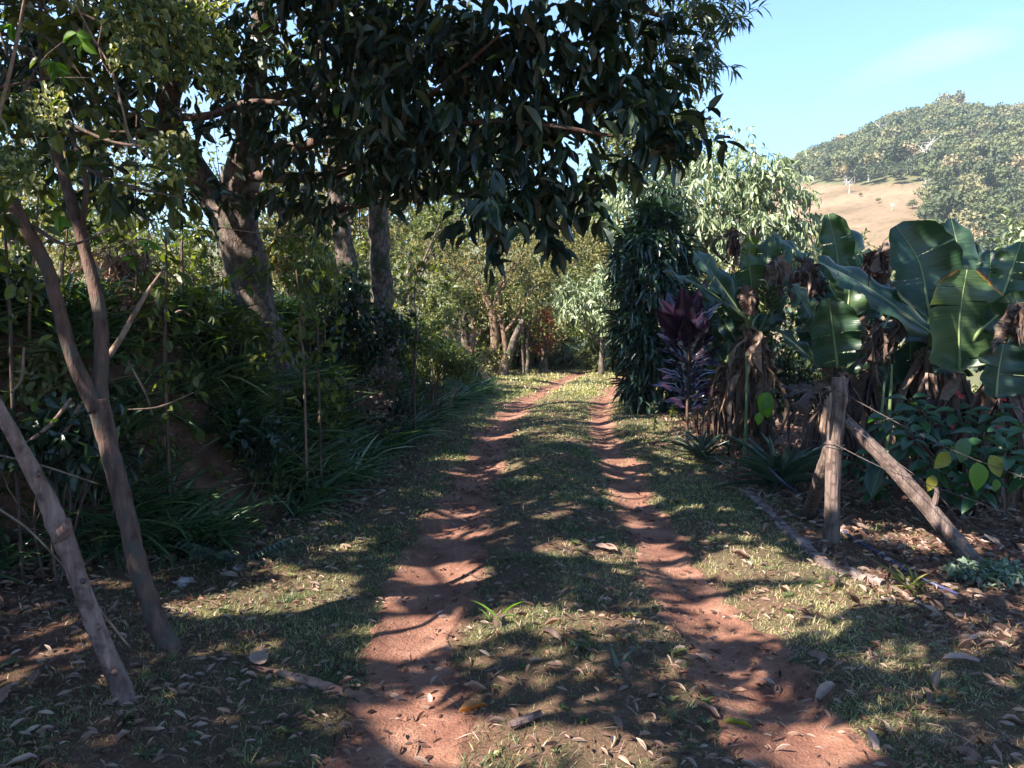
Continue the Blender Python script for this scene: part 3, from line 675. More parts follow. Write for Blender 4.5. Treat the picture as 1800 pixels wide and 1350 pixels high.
for k, t_ in enumerate(ST):
    Ck = C[near_ == k]
    if k < 4:
        mb = MB(); p0 = np.array(t_.location)
        q = tube(mb, [p0 - np.array([0, 0, .1]), p0 + np.array([.1, 0, 2.4]), p0 + np.array([-.1, .2, 4.6]), p0 + np.array([0, .2, 6.4])], [.19, .15, .11, .05], 10, 30, .1, k)
        for j in range(16):
            e = Ck[rng.integers(len(Ck))]; s0 = q[rng.integers(14, 28)]
            tube(mb, [s0, (s0 + e) / 2 + rng.normal(size=3) * .15, e], [.05, .03, .008], 6, 10, .1, j)
        mb.build('trunk', M['bark'], t_, smooth=True)
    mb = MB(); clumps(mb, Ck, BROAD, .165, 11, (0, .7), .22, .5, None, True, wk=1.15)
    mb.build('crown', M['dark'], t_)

# two mossy trunks further along the bank
for k, (lab, pts, bl) in enumerate([
    ('grey mossy tree leaning left, nearer the forked tree, right-hand twin beside it', [(660, 668, 9.8, 56), (640, 600, 9.8, 44), (622, 520, 9.8, 40), (606, 440, 9.8, 40), (594, 370, 9.8, 38), (585, 250, 9.8, 30), (560, 60, 9.8, 20)],
     [(560, 40, 9.6, 130, 110, .9), (640, 120, 9.8, 110, 90, .8), (480, 60, 9.4, 110, 90, .8)]),
    ('upright grey mossy tree beside the leaning one on the left bank', [(684, 668, 10.2, 60), (676, 600, 10.2, 50), (670, 520, 10.2, 46), (668, 440, 10.2, 44), (664, 370, 10.2, 42), (668, 220, 10.2, 32), (690, 40, 10.2, 20)],
     [(720, 40, 10, 130, 110, .9), (800, 110, 10.2, 110, 100, .8), (640, 0, 10, 130, 90, .8)])]):
    b = G(pts[0][0], 655); o = thing('mossy_tree', b, lab.replace(', right-hand twin beside it', ' on the left bank'), 'tree')
    mb = MB(); q = stem_px(mb, pts, 14, .18, 40 + k, n=50, wk=.84)
    limbs(mb, q[-4], px_blobs(bl), .05, 2, k)
    mb.build('trunk', M['bark'], o, smooth=True)
    C, d = blob_points(px_blobs(bl), 200, .2); mb = MB()
    clumps(mb, C, BROAD, .12, 8, (.1, .9), .18, .4, d, True)
    mb.build('crown', M['thin'], o)

# slender forked tree in the left foreground
b = G(312, 1168)
o = thing('slender_tree', b, 'slender smooth-barked tree forking in two at mid height in the left foreground', 'tree')
mb = MB()
Q = stem_px(mb, [(322, 1184, 3.58, 110), (306, 1156, 3.58, 58), (272, 1085, 3.58, 44), (244, 1000, 3.58, 44), (226, 920, 3.6, 42), (208, 850, 3.62, 42), (190, 780, 3.65, 42), (172, 705, 3.68, 50)], 14, .10, 60, n=60, wk=.78)
mb.build('trunk', M['bark2'], o, smooth=True)
mb = MB(); stem_px(mb, [(172, 720, 3.66, 44), (150, 680, 3.65, 36), (124, 620, 3.62, 32), (104, 545, 3.6, 30), (82, 470, 3.55, 30), (46, 400, 3.5, 28), (10, 330, 3.45, 26), (-50, 240, 3.4, 20), (-80, 60, 3.4, 12)], 10, .10, 61, n=50, wk=.76)
mb.build('limb', M['bark2'], o, smooth=True)
mb = MB(); stem_px(mb, [(174, 720, 3.68, 40), (177, 670, 3.7, 30), (178, 590, 3.72, 30), (172, 530, 3.75, 29), (152, 450, 3.78, 25), (136, 390, 3.8, 26), (118, 330, 3.85, 22), (98, 255, 3.9, 20), (84, 190, 3.95, 16), (70, 40, 4, 9), (90, -140, 4.0, 6)], 10, .10, 62, n=50, wk=.80)
stem_px(mb, [(152, 440, 3.78, 18), (146, 390, 3.8, 13), (152, 330, 3.82, 12), (140, 280, 3.84, 11), (118, 230, 3.86, 8), (60, 180, 3.8, 4)], 8, .1, 63, wk=.8)
mb.build('limb', M['bark2'], o, smooth=True)
mb = MB()
for k in range(26):
    s = W(rng.uniform(-40, 240), rng.uniform(-40, 200), rng.uniform(3.4, 4.2)); e = s + rdir(1)[0] * np.array([.5, .2, .4])
    tube(mb, [s, (s + e) / 2 + rng.normal(size=3) * .03, e], [.006, .004, .002], 5, 6, seed=k)
for k, pts in enumerate([[(95, 240, 3.9, 9), (160, 300, 3.7, 6), (240, 330, 3.4, 4), (330, 350, 3.3, 3)], [(90, 200, 3.9, 8), (200, 250, 3.8, 5), (330, 260, 3.6, 3)], [(60, 400, 3.5, 8), (120, 430, 3.2, 5), (200, 400, 3.0, 3)]]):
    stem_px(mb, pts, 6, .1, 90 + k)
mb.build('twigs', M['bark2'], o, smooth=True)
mb = MB()
C, d = blob_points(px_blobs([(60, 60, 3.7, 130, 100, .4), (170, 40, 3.9, 120, 80, .4), (40, 200, 3.6, 90, 80, .35), (150, 160, 3.9, 90, 70, .35), (300, 330, 3.6, 90, 80, .3), (200, 330, 3.6, 60, 60, .3), (30, 330, 3.4, 60, 60, .3), (250, 250, 3.9, 90, 50, .3)]), 115, .1)
clumps(mb, C, OVAL, .085, 6, (.0, .9), .1, .5, d, True, wk=1.)
mb.build('crown', M['thin'], o)
mb = MB()
for (x, y, D, n_) in [(135, 58, 3.2, 4), (145, 75, 3.2, 3), (95, 110, 3.3, 5), (20, 42, 3.2, 4), (108, 125, 3.3, 3), (105, 380, 3.4, 3), (262, 425, 4.2, 4), (235, 455, 4.2, 3)]:
    c = np.repeat(W(x, y, D)[None], n_, 0)
    leaves(mb, OVAL, c, rdir(n_) * np.array([1, .2, .6]) + np.array([0, 0, -.5]), np.array([[-.5, -.7, .3]] * n_), .07, rng.random(n_))
mb.build('backlit_leaves', M['limegreen'], o)
# soft feathery sprays hanging close to the camera
mb = MB(); mt = MB()
def feather(mb, mt, a, b, n, sz, wdt):
    a = np.array(a); b = np.array(b); ax = b - a; L_ = np.linalg.norm(ax)
    q = tube(mt, [a, (a + b) / 2 + np.array([0, 0, .06 * L_]), b], [.004, .003, .0015], 5, 8)
    for s in np.linspace(.08, 1, n):
        p = q[min(7, int(s * 7))] * (1 - (s * 7 % 1)) + q[min(7, int(s * 7) + 1)] * (s * 7 % 1)
        for sd in (-1, 1):
            dd = norm(np.array([[1., 0, .1]]) * sd * np.sign(rng.random() + .5) + norm(ax)[None] * .6)[0]
            k = 7; tt = np.linspace(.1, 1, k)
            pos = p[None] + dd[None] * tt[:, None] * wdt * (1 - .5 * s)
            for s2 in (-1, 1):
                leaves(mb, OVAL, pos + rdir(k) * .008, norm(norm(ax)[None] * s2 + dd[None] * .5) + rdir(k) * .5, np.array([[0, -.6, .8]] * k) + rdir(k) * .5, sz * rng.uniform(.5, 1.1, k), .3 + .7 * rng.random(k))  # raised tones paint a backlit green into the sprays
for (x, y, D, tx, ty, tD) in [(200, -20, 2.2, 262, 120, 2.1), (300, -10, 2.3, 345, 130, 2.2), (250, 20, 2.3, 222, 105, 2.2), (360, 40, 2.4, 390, 150, 2.3), (290, 230, 2.6, 320, 300, 2.5), (270, 60, 2.3, 300, 130, 2.2), (70, 150, 2.6, 90, 215, 2.5), (0, 250, 2.3, 45, 320, 2.2), (230, -40, 2.1, 300, 40, 2.1), (385, -20, 2.4, 330, 60, 2.3)]:
    feather(mb, mt, W(x, y, D), W(tx, ty, tD), 9, .03, .085)
mb.build('feathery_sprays', M['thin'], o)

# bare leaning pole in front of it
b = G(228, 1255)
o = thing('leaning_trunk', b, 'bare pinkish leaning trunk nearest the camera at the left edge', 'trunk')
mb = MB(); stem_px(mb, [(242, 1278, 3.1, 100), (222, 1230, 3.1, 50), (180, 1130, 3.1, 42), (146, 1040, 3.1, 40), (122, 975, 3.1, 44), (104, 930, 3.1, 50), (84, 880, 3.1, 40), (48, 810, 3.05, 34), (10, 740, 3.0, 30), (-40, 640, 3.0, 26), (-120, 480, 3, 20), (-230, 200, 3.1, 15), (-300, -150, 3.2, 8)], 12, .12, 71, n=70, wk=.76)
for (x, y, rr_) in [(168, 1100, 9), (140, 1020, 8), (60, 832, 9), (196, 1180, 8)]:
    stem_px(mb, [(x, y, 3.12, rr_ * 2), (x + 6, y + 2, 3.05, rr_ * 1.6), (x + 9, y + 1, 3.02, rr_ * .6)], 8, .25, int(x), wk=.8)
mb.build('stem', M['polebark'], o, smooth=True)
mb = MB(); stem_px(mb, [(104, 945, 3.09, 28), (116, 928, 3.05, 18), (120, 914, 3.02, 11)], 8, .2, 72)
mb.build('broken_stub', M['polebark'], o, smooth=True)

# canes, thin saplings and hanging vines of the left understory
CANES = [((22, 700), (18, 560), (10, 420), (4, 280), 4.6, 9, 'pale cane at the left edge behind the slender tree'), ((58, 690), (52, 560), (62, 430), (70, 300), 5.2, 8, 'thin upright cane left of the slender tree'),
         ((292, 700), (290, 600), (293, 500), (291, 400), 5.4, 9, 'thin straight brown sapling stem right of the slender tree'),
         ((236, 600), (240, 500), (238, 400), (240, 200), 5.8, 5, 'wispy upright stem just left of the straight brown sapling'), ((560, 650), (556, 560), (540, 480), (530, 400), 6.6, 6, 'greenish cane leaning right of the forked tree'),
         ((534, 640), (526, 590), (528, 540), (520, 470), 6.4, 7, 'short dry cane at the foot of the forked tree'), ((728, 640), (732, 580), (728, 520), (735, 460), 9.4, 6, 'thin stem between the upright mossy tree and the track'),
         ((322, 560), (321, 500), (320, 430), (322, 380), 9, 8, 'pale upright stem far behind the straight brown sapling'), ((410, 660), (404, 600), (380, 560), (372, 500), 6.6, 5, 'bent green stem left of the forked tree'),
         ((120, 560), (110, 480), (118, 400), (100, 320), 6.2, 6, 'thin dark stem seen between the slender tree\'s two limbs')]
for k, (a, b_, c, d_, D, wd, lab) in enumerate(CANES):
    pts = [(a[0], a[1], D, wd), (b_[0], b_[1], D, wd), (c[0], c[1], D, wd * .8), (d_[0], d_[1], D, wd * .5)]
    P0 = W(a[0], a[1], D); P0[2] = float(H(P0[0], P0[1]))
    o = thing('sapling', P0, lab, 'sapling', 'thin stems of the left understory')
    mb = MB(); base = tube(mb, [P0 - np.array([0, 0, .05])] + [W(*p[:3]) for p in pts], [wd / 2.9 / F * D] * 3 + [wd / 4 / F * D, wd / 6 / F * D], 7, 22, .06, k)
    mb.build('stem', M['lit_bark'] if k % 4 == 1 else M['bark2'], o, smooth=True)
    mb = MB(); C = np.array([base[rng.integers(4, 22)] + rng.normal(size=3) * .16 for _ in range(34)])
    clumps(mb, C, OVAL, .085, 5, (.1, 1), .1, .4, None, False)
    mb.build('crown', M['thin'], o)

VINES = [([(130, 0, 3.4, 3), (160, 60, 3.4, 3), (195, 120, 3.4, 4), (215, 190, 3.3, 4), (235, 250, 3.3, 4), (310, 318, 3.3, 3)], 'curving bare vine hanging from the top left crown'),
         ([(45, -10, 3, 5), (30, 70, 3, 6), (12, 150, 3, 6), (-8, 230, 3, 6)], 'pale hanging stem down the top left corner'),
         ([(340, 392, 4.6, 2), (420, 405, 4.6, 2), (500, 415, 4.6, 2), (540, 415, 4.6, 2)], 'thin line of vine across the forked trunk'),
         ([(0, 895, 3.4, 4), (60, 940, 3.4, 4), (150, 1040, 3.4, 4), (230, 1140, 3.4, 4)], 'thin bare stick slanting down behind the leaning trunk'),
         ([(225, 635, 5, 5), (255, 690, 5, 4), (268, 730, 5, 3)], 'short dry twig bent over behind the slender tree'),
         ([(225, 720, 4.6, 3), (280, 715, 4.6, 3), (340, 690, 4.6, 2)], 'arched dry twig over the bank grass'),
         ([(0, 800, 4.3, 4), (80, 820, 4.3, 4), (170, 850, 4.3, 3)], 'low dry stem above the bank at the left edge'),
         ([(185, 635, 4.6, 11), (215, 590, 4.7, 10), (252, 525, 4.8, 8), (290, 470, 4.9, 4)], 'slanting broken branch leaning right of the slender tree'),
         ([(40, 785, 4.4, 6), (90, 745, 4.4, 8), (125, 700, 4.4, 6)], 'pale broken stick low behind the slender tree'),
         ([(88, 800, 4.5, 7), (120, 750, 4.5, 9), (140, 712, 4.5, 7)], 'thicker broken stick low behind the slender tree'),
         ([(20, 690, 4.4, 5), (38, 665, 4.4, 5), (42, 610, 4.4, 4)], 'upright snapped twig at the left edge')]
for k, (pts, lab) in enumerate(VINES):
    mb = MB(); stem_px(mb, pts, 6, .1, 130 + k)
    v = mb.build('vine' if k < 3 else 'dry_stick', M['twig'], None, smooth=True); tag(v, lab, 'vine' if k < 3 else 'stick')

# ------------------------------------------------------------------ understory shrubs on the left bank
def shrub(name, label, cat, px, py, D, rx, ry, rz, n, tpl, size, per, lm, rnd=(0, 1), group=None, spread=.2, droop=.2, base=None, shell=.15, stems=5, wk=1., upk=.8, bm='bark2', bump=3):
    c = W(px, py, D); hx_, hy_, hz_ = rx / F * D, rz, ry / F * D
    bx, by = (base if base else (c[0], c[1])); bz = float(H(bx, by))
    o = thing(name, (bx, by, bz), label, cat, group)
    bl = [(c[0], c[1], c[2], hx_ * .75, hy_ * .75, hz_ * .8)]
    for k in range(bump):
        q = rng.uniform(-.65, .65, 3); bl.append((c[0] + q[0] * hx_, c[1] + q[1] * hy_, c[2] + q[2] * hz_, hx_ * .5, hy_ * .5, hz_ * .45))
    mb = MB()
    for k in range(stems):
        e = np.array(bl[k % len(bl)][:3]) + rng.normal(size=3) * np.array([hx_, hy_, hz_]) * .3
        s = np.array([bx + rng.normal() * .06, by + rng.normal() * .06, bz - .05])
        m = s * .55 + e * .45 + rng.normal(size=3) * .1 * hx_
        r = .006 + .008 * hx_
        tube(mb, [s, m, e], [r, r * .7, r * .25], 6, 10, seed=k)
        for j in range(2):
            f = e + rdir(1)[0] * np.array([hx_, hy_, hz_]) * .5; tube(mb, [m, (m + f) / 2 + rng.normal(size=3) * .05, f], [r * .5, r * .3, r * .1], 5, 6)
    mb.build('stems', M[bm], o, smooth=True)
    C, d = blob_points(bl, n, shell); zf = H(C[:, 0], C[:, 1]) + .03; C = C[C[:, 2] > zf]
    mb = MB(); clumps(mb, C, tpl, size, per, rnd, spread, droop, None, False, upk=upk, wk=wk)
    mb.build('foliage', lm, o)
    return o

US = 'leafy shrubs of the left bank'
for a in [
    ('dark broad-leaved shrub under the two mossy trees', 600, 560, 9.0, 70, 90, .5, 120, OVAL, .10, 6, 'dark'),
    ('fine-leaved green shrub right of the upright mossy tree', 760, 560, 11.0, 80, 90, .7, 260, SMALL, .07, 8, 'mid'),
    ('bright green shrub at the foot of the small orange-lit tree', 765, 640, 11.5, 75, 40, .5, 170, LANCE, .11, 7, 'thin'),
    ('leafy green shrub between slender tree and forked tree', 310, 570, 6.6, 75, 70, .5, 120, OVAL, .10, 6, 'thin'),
    ('low dark shrub beneath the slender tree fork', 90, 760, 4.6, 110, 60, .4, 100, OVAL, .09, 6, 'dark'),
    ('dense shrub at the left edge behind the canes', 40, 560, 5.6, 80, 100, .5, 120, OVAL, .10, 6, 'dark'),
    ('feathery green shrub hugging the forked tree\'s right side', 545, 480, 8.4, 45, 110, .5, 150, LANCE, .10, 7, 'mid'),
    ('sunlit ginger-like shrub at the left foot of the forked tree', 400, 610, 6.9, 70, 50, .4, 90, STRAP, .22, 5, 'thin'),
    ('dark twiggy shrub below the mossy trees', 680, 600, 9.0, 80, 60, .5, 130, OVAL, .08, 6, 'dark'),
    ('low glossy shrub on the bank below the slender tree fork', 150, 800, 5.0, 70, 40, .3, 90, LANCE, .10, 7, 'dark'),
    ('low lance-leaved shrub on the bank between slender and straight sapling', 270, 790, 5.7, 60, 40, .3, 80, LANCE, .11, 7, 'mid'),
    ('dark tangle of leaves low on the bank in front of the forked tree', 440, 780, 6.2, 70, 45, .35, 110, OVAL, .075, 7, 'dark'),
    ('brown withered shrub beside the straight brown sapling', 245, 560, 6.0, 50, 50, .3, 90, LANCE, .09, 6, 'litter'),
    ('brown withered shrub at the foot of the mossy pair', 640, 700, 8.6, 50, 40, .3, 70, SMALL, .06, 7, 'litter'),
    ('leafy shrub creeping over the bank right of the forked tree', 560, 720, 7.3, 60, 50, .3, 110, OVAL, .07, 7, 'thin'),
    ('dark shrub where the bank grass meets the track', 700, 720, 9.4, 45, 35, .3, 90, LANCE, .09, 7, 'dark'),
    ('yellowing shrub between the slender tree and the left edge', 60, 650, 5.2, 60, 50, .3, 80, OVAL, .08, 6, 'olive'),
    ('withered brown fronds behind the slender tree\'s right limb', 205, 470, 7.2, 50, 40, .3, 70, STRAP, .22, 6, 'litter'),
    ('small shrub in front of the orange-barked tree\'s foot', 868, 630, 17.2, 38, 28, .4, 90, SMALL, .08, 7, 'olive')]:
    lab, px, py, D, rx, ry, rz, n, tp, sz, per, mm = a
    shrub('bank_shrub', lab, 'shrub', px, py, D, rx, ry, rz, n, tp, sz, per, M[mm], group=US)

# ------------------------------------------------------------------ small trees beside the bend
b = G(872, 655)
o = thing('small_tree', b, 'small orange-lit tree with several stems on the bank by the bend', 'tree')
mb = MB()
Dm = b[1]
stem_px(mb, [(862, 662, Dm, 26), (868, 630, Dm, 18), (870, 590, Dm, 16), (866, 555, Dm, 14), (856, 525, Dm, 12), (848, 505, Dm, 9)], 9, .12, 1)
stem_px(mb, [(874, 660, Dm, 16), (888, 620, Dm, 10), (884, 580, Dm, 9), (876, 545, Dm, 8), (880, 500, Dm, 7), (905, 460, Dm, 4)], 8, .1, 2)
stem_px(mb, [(886, 585, Dm, 8), (900, 568, Dm, 6), (918, 540, Dm, 5), (940, 500, Dm, 3)], 6, .1, 3)
stem_px(mb, [(866, 555, Dm, 9), (874, 520, Dm, 7), (900, 480, Dm, 5), (925, 440, Dm, 3)], 6, .1, 4)
stem_px(mb, [(856, 525, Dm, 9), (835, 490, Dm, 6), (800, 460, Dm, 4), (770, 430, Dm, 2)], 6, .1, 5)
stem_px(mb, [(842, 640, Dm, 11), (830, 620, Dm, 8), (834, 580, Dm, 7), (820, 540, Dm, 5), (790, 510, Dm, 3)], 6, .1, 6)
mb.build('trunk', M['lit_bark'], o, smooth=True)
C, d = blob_points(px_blobs([(850, 450, Dm, 100, 70, 1.2), (780, 480, Dm, 70, 80, 1.), (930, 470, Dm, 70, 60, 1.), (880, 530, Dm, 70, 45, .8), (920, 420, Dm, 70, 50, .8), (760, 430, Dm, 70, 50, .8), (800, 560, Dm, 60, 40, .7)]), 950, .3)
mb = MB(); clumps(mb, C, SMALL, .085, 8, (0, 1), .2, .3, None, False)
mb.build('crown', M['olive'], o)
for lab, pts in [('dark bare trunk leaning right at the bend of the track', [(884, 658, Dm - .3, 17), (896, 625, Dm - .3, 13), (902, 600, Dm - .3, 13), (912, 578, Dm - .3, 12), (920, 562, Dm - .3, 8)]),
                 ('straight dark trunk left of the orange-lit tree', [(818, 640, Dm + 1.5, 18), (818, 600, Dm + 1.5, 16), (816, 560, Dm + 1.5, 14), (822, 500, Dm + 1.5, 10)]),
                 ('left stem of the two slim saplings at the bend', [(920, 652, 22, 7), (919, 630, 22, 6), (918, 600, 22, 5), (922, 560, 22, 4)]),
                 ('right stem of the two slim saplings at the bend', [(926, 652, 22, 7), (928, 630, 22, 6), (926, 600, 22, 5), (932, 560, 22, 4)])]:
    P0 = W(*pts[0][:3]); P0[2] = H(P0[0], P0[1]); o = thing('thin_tree', P0, lab, 'tree')
    mb = MB(); mb2 = MB(); q = tube(mb, [P0 - np.array([0, 0, .1])] + [W(*p[:3]) for p in pts], [p[3] / 2 / F * p[2] for p in [pts[0]] + pts], 8, 16, .12)
    mb.build('trunk', M['bark'], o, smooth=True)
    if 'bare' not in lab:
        C = q[-1][None] + rng.normal(size=(60, 3)) * .35; clumps(mb2, C, SMALL, .09, 7, (0, 1), .2, .3, None, False); mb2.build('crown', M['mid'], o)

# ------------------------------------------------------------------ background trees and shrubs
def bgtree(name, label, px, base_py, D, top_py, rx, mm, n, tpl=SMALL, size=.14, per=9, rnd=(0, 1), trunk_w=.14, crown_frac=.72, bm='bark', group=None, spread=.35, droop=.3, bark_lean=0., nb=6, wk=1.):
    c = W(px, base_py, D); x = c[0]; z0 = float(H(x, D)); zt = W(px, top_py, D)[2]; h = zt - z0; hw = rx / F * D
    cz = zt - h * crown_frac / 2; hz = h * crown_frac / 2
    bl = [(x, D, cz, hw * .7, hw * .7, hz * .75)]
    for k in range(nb):
        th = k * 2.4 + rng.random(); zz = rng.uniform(-.6, .72)
        bl.append((x + math.cos(th) * hw * .58, D + math.sin(th) * hw * .58, cz + zz * hz, hw * .46, hw * .46, hz * .34))
    return tree(name, label, 'tree' if 'tree' in name else 'shrub', [(x + bark_lean, D, z0 - .1), (x + bark_lean * .4, D, z0 + h * .3), (x, D, cz)], [trunk_w, trunk_w * .7, trunk_w * .4], bl, n, tpl, size, per, M[mm], M[bm], rnd, spread, droop, group=group, keep=D < 21, fork=.45, sides=8, wk=wk, seed=int(px) % 40)
BG = 'sunlit trees behind the left bank'
for a in [
    ('leafy_tree', 'yellow-green sunlit tree showing between the slender tree\'s limbs', 30, 560, 15, 60, 170, 'mid', 800),
    ('leafy_tree', 'pale green tree behind the curving vine', 215, 560, 17, 190, 140, 'mid', 800),
    ('leafy_tree', 'tall sunlit tree directly behind the forked tree', 400, 560, 19, 60, 170, 'mid', 1000),
    ('leafy_tree', 'yellowish sunlit tree left of the mossy pair', 530, 560, 14, 270, 110, 'olive', 700),
    ('leafy_tree', 'bright fine-leaved tree behind the upright mossy tree', 720, 600, 17, 360, 110, 'mid', 900),
    ('leafy_tree', 'tall green tree behind the overhanging bough', 800, 600, 34, 190, 130, 'mid', 900),
    ('leafy_tree', 'tall dark tree behind the small orange-lit tree', 965, 630, 36, 300, 120, 'mid', 900),
    ('leafy_tree', 'large round green tree standing behind the pale silvery tree', 1150, 600, 29, 115, 110, 'mid', 1000),
    ('leafy_tree', 'tall olive tree filling the gap left of the overhanging bough', 620, 560, 24, 20, 150, 'olive', 900),
    ('leafy_tree', 'dense far green tree beyond the left edge canes', -90, 560, 20, 60, 160, 'mid', 700),
    ('leafy_tree', 'tall thin-crowned tree at top left behind the forked tree\'s left limb', 130, 560, 24, -30, 130, 'olive', 700)]:
    bgtree(a[0], a[1], *a[2:8], a[8], size=.0075 * a[4] + .01, spread=.02 * a[4], group=BG, crown_frac=.88)
BL = 'sunlit bushes on the ground behind the left bank'
for a in [
    ('sunlit_bush', 'bright bush behind the canes at the left edge', 20, 560, 11, 400, 90, 'mid', 420),
    ('sunlit_bush', 'grey-green bush between the slender tree\'s two limbs', 110, 540, 14, 380, 80, 'grey', 420),
    ('sunlit_bush', 'pale sunlit bush right of the slender tree\'s right limb', 230, 520, 13, 360, 90, 'mid', 480),
    ('sunlit_bush', 'sunlit bush left of the forked trunk', 340, 540, 12, 370, 80, 'thin', 420),
    ('sunlit_bush', 'golden bush right of the forked trunk', 510, 560, 12, 380, 70, 'olive', 420),
    ('sunlit_bush', 'green bush between forked tree and mossy pair', 570, 600, 12.5, 430, 70, 'mid', 420),
    ('sunlit_bush', 'green bush filling the gap behind the mossy pair', 640, 600, 14, 400, 70, 'mid', 420),
    ('sunlit_bush', 'fine-leaved bush right of the mossy pair', 720, 620, 14.5, 440, 60, 'mid', 460),
    ('sunlit_bush', 'yellow-green bush left of the straight dark trunk', 790, 630, 19, 500, 60, 'thin', 420),
    ('sunlit_bush', 'far yellow bush behind the orange-lit tree', 870, 620, 24, 480, 70, 'thin', 460),
    ('sunlit_bush', 'far olive bush showing left of the curving vine', 170, 560, 22, 330, 90, 'olive', 420),
    ('sunlit_bush', 'far green bush low between forked trunk and straight sapling', 300, 560, 24, 380, 90, 'mid', 420),
    ('sunlit_bush', 'far bush low behind the golden one', 470, 560, 24, 340, 110, 'mid', 460),
    ('sunlit_bush', 'far bush at the left edge of the view', -20, 560, 26, 330, 130, 'olive', 420),
    ('sunlit_bush', 'far bush behind the mossy pair', 640, 580, 27, 330, 120, 'mid', 460)]:
    bgtree(a[0], a[1], *a[2:8], a[8], size=.007 * a[4] + .01, spread=.02 * a[4], group=BL, crown_frac=.97, trunk_w=.05, tpl=OVAL if a[4] < 13 else SMALL)
BH = 'shrubs closing off the end of the track'
for a in [
    ('low sunlit shrub closing the view left of the two slim saplings', 890, 25, 590, 40, 'mid'), ('yellow-green shrub closing the view behind the two slim saplings', 935, 26, 575, 40, 'thin'),
    ('sunlit shrub in the middle of the closed end of the track', 975, 25.5, 580, 36, 'olive'), ('straw-green shrub right of the middle at the end of the track', 1015, 26, 570, 36, 'mid'),
    ('yellow-green shrub left of the corn plant at the end of the track', 1060, 25, 540, 36, 'thin'), ('shrub half hidden behind the corn plant at the end of the track', 1100, 25, 550, 40, 'mid')]:
    bgtree('end_shrub', a[0], a[1], 645, a[2], a[3], a[4], a[5], 420, size=.15, spread=.28, group=BH, crown_frac=.99 if a[3] > 500 else .6, trunk_w=.03, tpl=OVAL)
for a in [
    ('end_shrub', 'olive shrub left of the rusty bush at the end of the track', 930, 640, 24, 520, 60, 'olive', 420),
    ('end_shrub', 'dark green shrub right behind the bend', 1000, 640, 27, 440, 70, 'mid', 460),
    ('end_shrub', 'weedy green shrub at the roadside left of the corn plant column', 1062, 648, 23, 585, 50, 'mid', 260),
    ('end_shrub', 'low grey-green shrub at the far edge of the track', 1005, 640, 24.5, 605, 45, 'grey', 200),
    ('end_shrub', 'thin olive tree-like shrub above the bend', 1010, 620, 29, 330, 90, 'olive', 600)]:
    bgtree(a[0], a[1], *a[2:8], a[8], size=.13 if a[7] != 'grey' else .1, spread=.28, group=BH, crown_frac=.95)
bgtree('rusty_bush', 'small rusty orange bush at the end of the track', 955, 620, 22.5, 535, 22, 'rust', 80, size=.11, spread=.2)

# pale silvery trees
c = W(1290, 380, 17)
bl = px_blobs([(1290, 300, 17, 80, 55, 1.0), (1220, 350, 17, 90, 60, 1.1), (1350, 330, 17, 70, 50, 1.0), (1300, 410, 17, 110, 60, 1.2), (1390, 390, 17.2, 50, 60, .8), (1120, 370, 17.5, 70, 60, 1.), (1180, 430, 17.5, 70, 60, 1.), (1380, 450, 17, 50, 40, .8)])
tree('silvery_tree', 'broad tree with pale silvery drooping leaves behind the banana plants', 'tree', [(4.6, 17, float(H(4.6, 17)) - .1), (4.7, 17, 1.4), (4.9, 17, 3.0)], [.14, .10, .07], bl, 900, LANCE, .20, 9, M['silver'], M['lit_bark'], (0, 1), .28, .9, fork=.4, upk=.5, twigs=5)
bl = px_blobs([(1025, 530, 21.5, 40, 35, .7), (1060, 500, 21.5, 35, 30, .6), (1070, 560, 21.5, 35, 35, .6), (1000, 520, 21.8, 30, 25, .5)])
tree('silvery_tree', 'smaller pale-leaved tree left of the corn plant column', 'tree', [(2.5, 21.5, float(H(2.5, 21.5)) - .1), (2.5, 21.5, 1.0), (2.4, 21.5, 1.8)], [.08, .06, .05], bl, 210, LANCE, .20, 9, M['silver'], M['bark'], (0, 1), .25, .8, fork=.5, upk=.5)
# narrow leaved bough reaching in over the sky
x_ = (672 - 900) / F * 12.5
o = thing('narrow_leaved_tree', (x_, 12.5, float(H(x_, 12.5))), 'tree with narrow bluish leaves whose tips reach into the sky at top centre', 'tree')
mb = MB(); P0 = np.array(o.location)
q = tube(mb, [P0 - np.array([0, 0, .1]), P0 + np.array([.0, 0, 2.5]), P0 + np.array([.1, -.3, 4.8]), W(800, -260, 10), W(980, -60, 8.5)], [.14, .12, .09, .06, .05], 10, 30, .1)
stem_px(mb, [(980, -60, 8.5, 12), (1080, 0, 8.2, 9), (1180, 30, 8, 7), (1260, 20, 8, 4)], 6, .1, 3)
stem_px(mb, [(1080, 0, 8.2, 8), (1150, 60, 8, 5), (1220, 90, 8, 3)], 6, .1, 3)
stem_px(mb, [(980, -60, 8.5, 10), (1120, -60, 8, 6), (1270, -30, 8, 3)], 6, .1, 3)
mb.build('trunk', M['bark'], o, smooth=True)
C, d = blob_points(px_blobs([(1110, 40, 8.2, 80, 60, .5), (1190, 50, 8, 80, 60, .5), (1265, 15, 8, 50, 45, .4), (1250, 95, 8, 32, 45, .35), (1285, 40, 8, 28, 30, .3), (1215, 120, 8, 40, 40, .4), (1150, 100, 8, 60, 50, .4), (1200, -40, 8, 90, 50, .5), (1070, -30, 8.3, 80, 50, .5)]), 210, .2)
mb = MB(); clumps(mb, C, NARROW, .14, 10, (0, 1), .12, .3, d, False, wk=1.2)
mb.build('crown', M['blue'], o)
